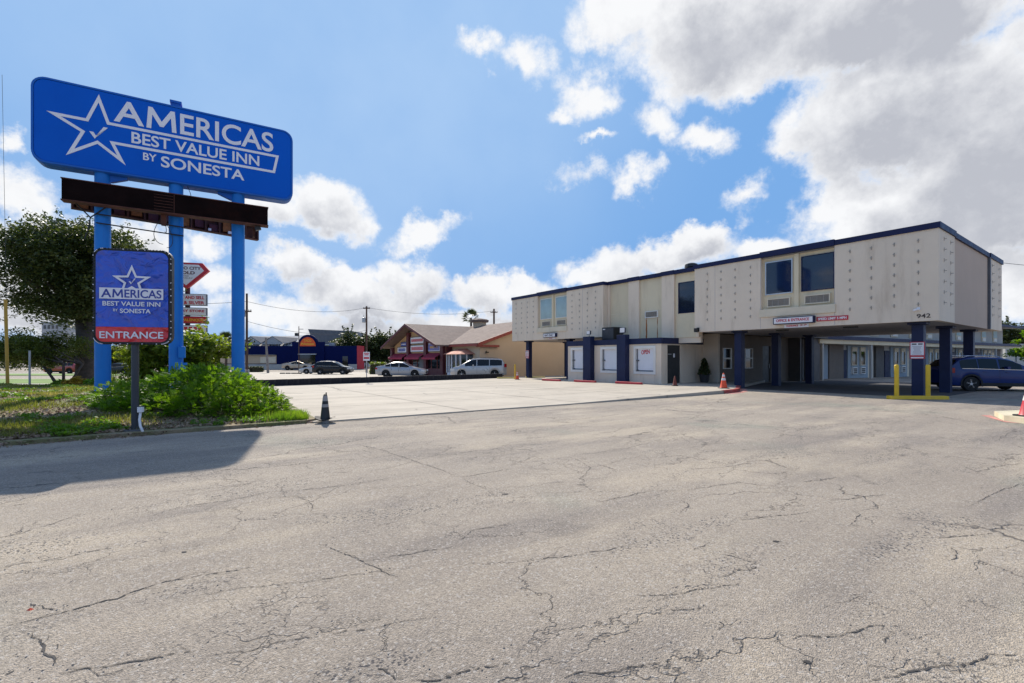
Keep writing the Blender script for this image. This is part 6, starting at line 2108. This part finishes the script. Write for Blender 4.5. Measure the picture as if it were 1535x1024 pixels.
# potted plant by the lobby wall
pp = Vector(P0) + VU * 2.45 + VW * 11.35
o = thing('potted_plant', 'dark potted evergreen standing in the corner by the lobby wall', 'potted plant', (pp.x, pp.y, lotz(pp.x, pp.y)))
b = MB(); b.lathe([(.18, 0), (.24, .05), (.30, .45), (.32, .5), (.27, .5), (.25, .42)], 16); b.build('pot', M['pot'], o, smooth=True, angle=40)
lv = MB(); r = random.Random(8)
for k in range(900):
    h = r.uniform(0, 1); q = .36 * (1 - h) ** .6 * math.sqrt(r.random()); a = r.uniform(0, math.tau)
    leaf_cloud(lv, (q * math.cos(a), q * math.sin(a), .5 + h * .95), (.04, .04, .04), 1, .09, r, elong=2)
lv.build('foliage', M['leaf_dark'], o, fix=False)
MB().tube([(0, 0, .4), (0, 0, 1.3)], .02, 6).build('stem', M['bark'], o)


# ------------------------------------------------------------------ grass, weeds and leaf litter on the lawn
def on_island(x, y): return kerb_dist(x, y) > .22 and side_dist(x, y) > .2 and y < 26.5


r = random.Random(99)
gr = MB()


def patch(x, y, s):
    return math.sin(x * 1.9 + 1.3 * math.sin(y * 1.1)) + math.sin(y * 2.3 + 1.7 * math.sin(x * .9)) + s


cnt = 0
while cnt < 40000:
    y = 7.9 + 18.6 * r.random() ** 1.7
    x = r.uniform(-1.22 * y - .5, -.40 * y)
    if not on_island(x, y): continue
    d_ = patch(x, y, .7)
    if d_ < r.uniform(-.2, 1.5): continue
    kd = kerb_dist(x, y)
    if kd < 1.5 and x > -8.3 and r.random() < .75: continue
    h = (.045 + .075 * r.random()) * (1.5 if side_dist(x, y) < 1.1 and y < 14 else 1)
    z = islandz(x, y)
    a = r.uniform(0, math.tau); lean = r.uniform(.1, .9) * h
    ww = .006 + .00035 * y
    dx, dy = math.cos(a), math.sin(a)
    gr.add([(x - dy * ww, y + dx * ww, z - .01), (x + dy * ww, y - dx * ww, z - .01), (x + dx * lean, y + dy * lean, z + h)], [(0, 1, 2)])
    cnt += 1
tag(gr.build('grass', M['grass'], fix=False), kind='stuff')
wd = MB(); cnt = 0
while cnt < 230:
    y = 7.9 + 14 * r.random() ** 1.5; x = r.uniform(-1.2 * y, -.42 * y)
    if not on_island(x, y): continue
    if patch(x + 3, y * 1.2, .0) < .5: continue
    s = r.uniform(.06, .20); z = islandz(x, y)
    for k in range(int(30 + 160 * s)):
        a = r.uniform(0, math.tau); q = s * math.sqrt(r.random())
        leaf_cloud(wd, (x + q * math.cos(a), y + q * math.sin(a), z + .02 + r.random() * s * .55), (.02, .02, .02), 1, .045, r, elong=1.7)
    cnt += 1
# taller grass at the tip by the black cone
for k in range(3000):
    x, y = -5.15 + r.gauss(0, .38), 11.15 + r.gauss(0, .42)
    if kerb_dist(x, y) < .16 or side_dist(x, y) < .06: continue
    z = islandz(x, y); h = r.uniform(.06, .22); a = r.uniform(0, math.tau); l_ = h * r.uniform(.2, .8); ww = .009
    wd.add([(x - math.sin(a) * ww, y + math.cos(a) * ww, z - .01), (x + math.sin(a) * ww, y - math.cos(a) * ww, z - .01), (x + math.cos(a) * l_, y + math.sin(a) * l_, z + h)], [(0, 1, 2)])
tag(wd.build('ground_weeds', M['weed'], fix=False), kind='stuff')
lt = MB(); cnt = 0
while cnt < 9000:
    y = 7.9 + 9 * r.random() ** 1.6; x = r.uniform(-1.2 * y, -.40 * y)
    if not on_island(x, y): continue
    kd = kerb_dist(x, y)
    pr = .85 * max(0, 1 - kd / 1.6) if x > -9.5 else .0
    if r.random() > pr + .22 + .25 * max(0, -patch(x, y, .3)): continue
    z = islandz(x, y) + .012
    leaf_cloud(lt, (x, y, z + r.random() * .02), (.01, .01, .008), 1, r.uniform(.03, .065), r, elong=1.3)
    cnt += 1
for k in range(700):                       # leaves blown into the gutter
    t_ = r.random()
    x = -8.6 + 4.0 * t_; y = 7.8 + 3.0 * t_ - abs(r.gauss(0, .13)) + .10
    if t_ > .45 and r.random() < .5: continue
    leaf_cloud(lt, (x, y, gz(x, y) + (.05 if kerb_dist(x, y) > .0 else .012)), (.03, .03, .006), 1, .035, r, elong=1.4)
tag(lt.build('leaf_litter', M['litter'], fix=False), kind='stuff')
# far ground cover on the verge
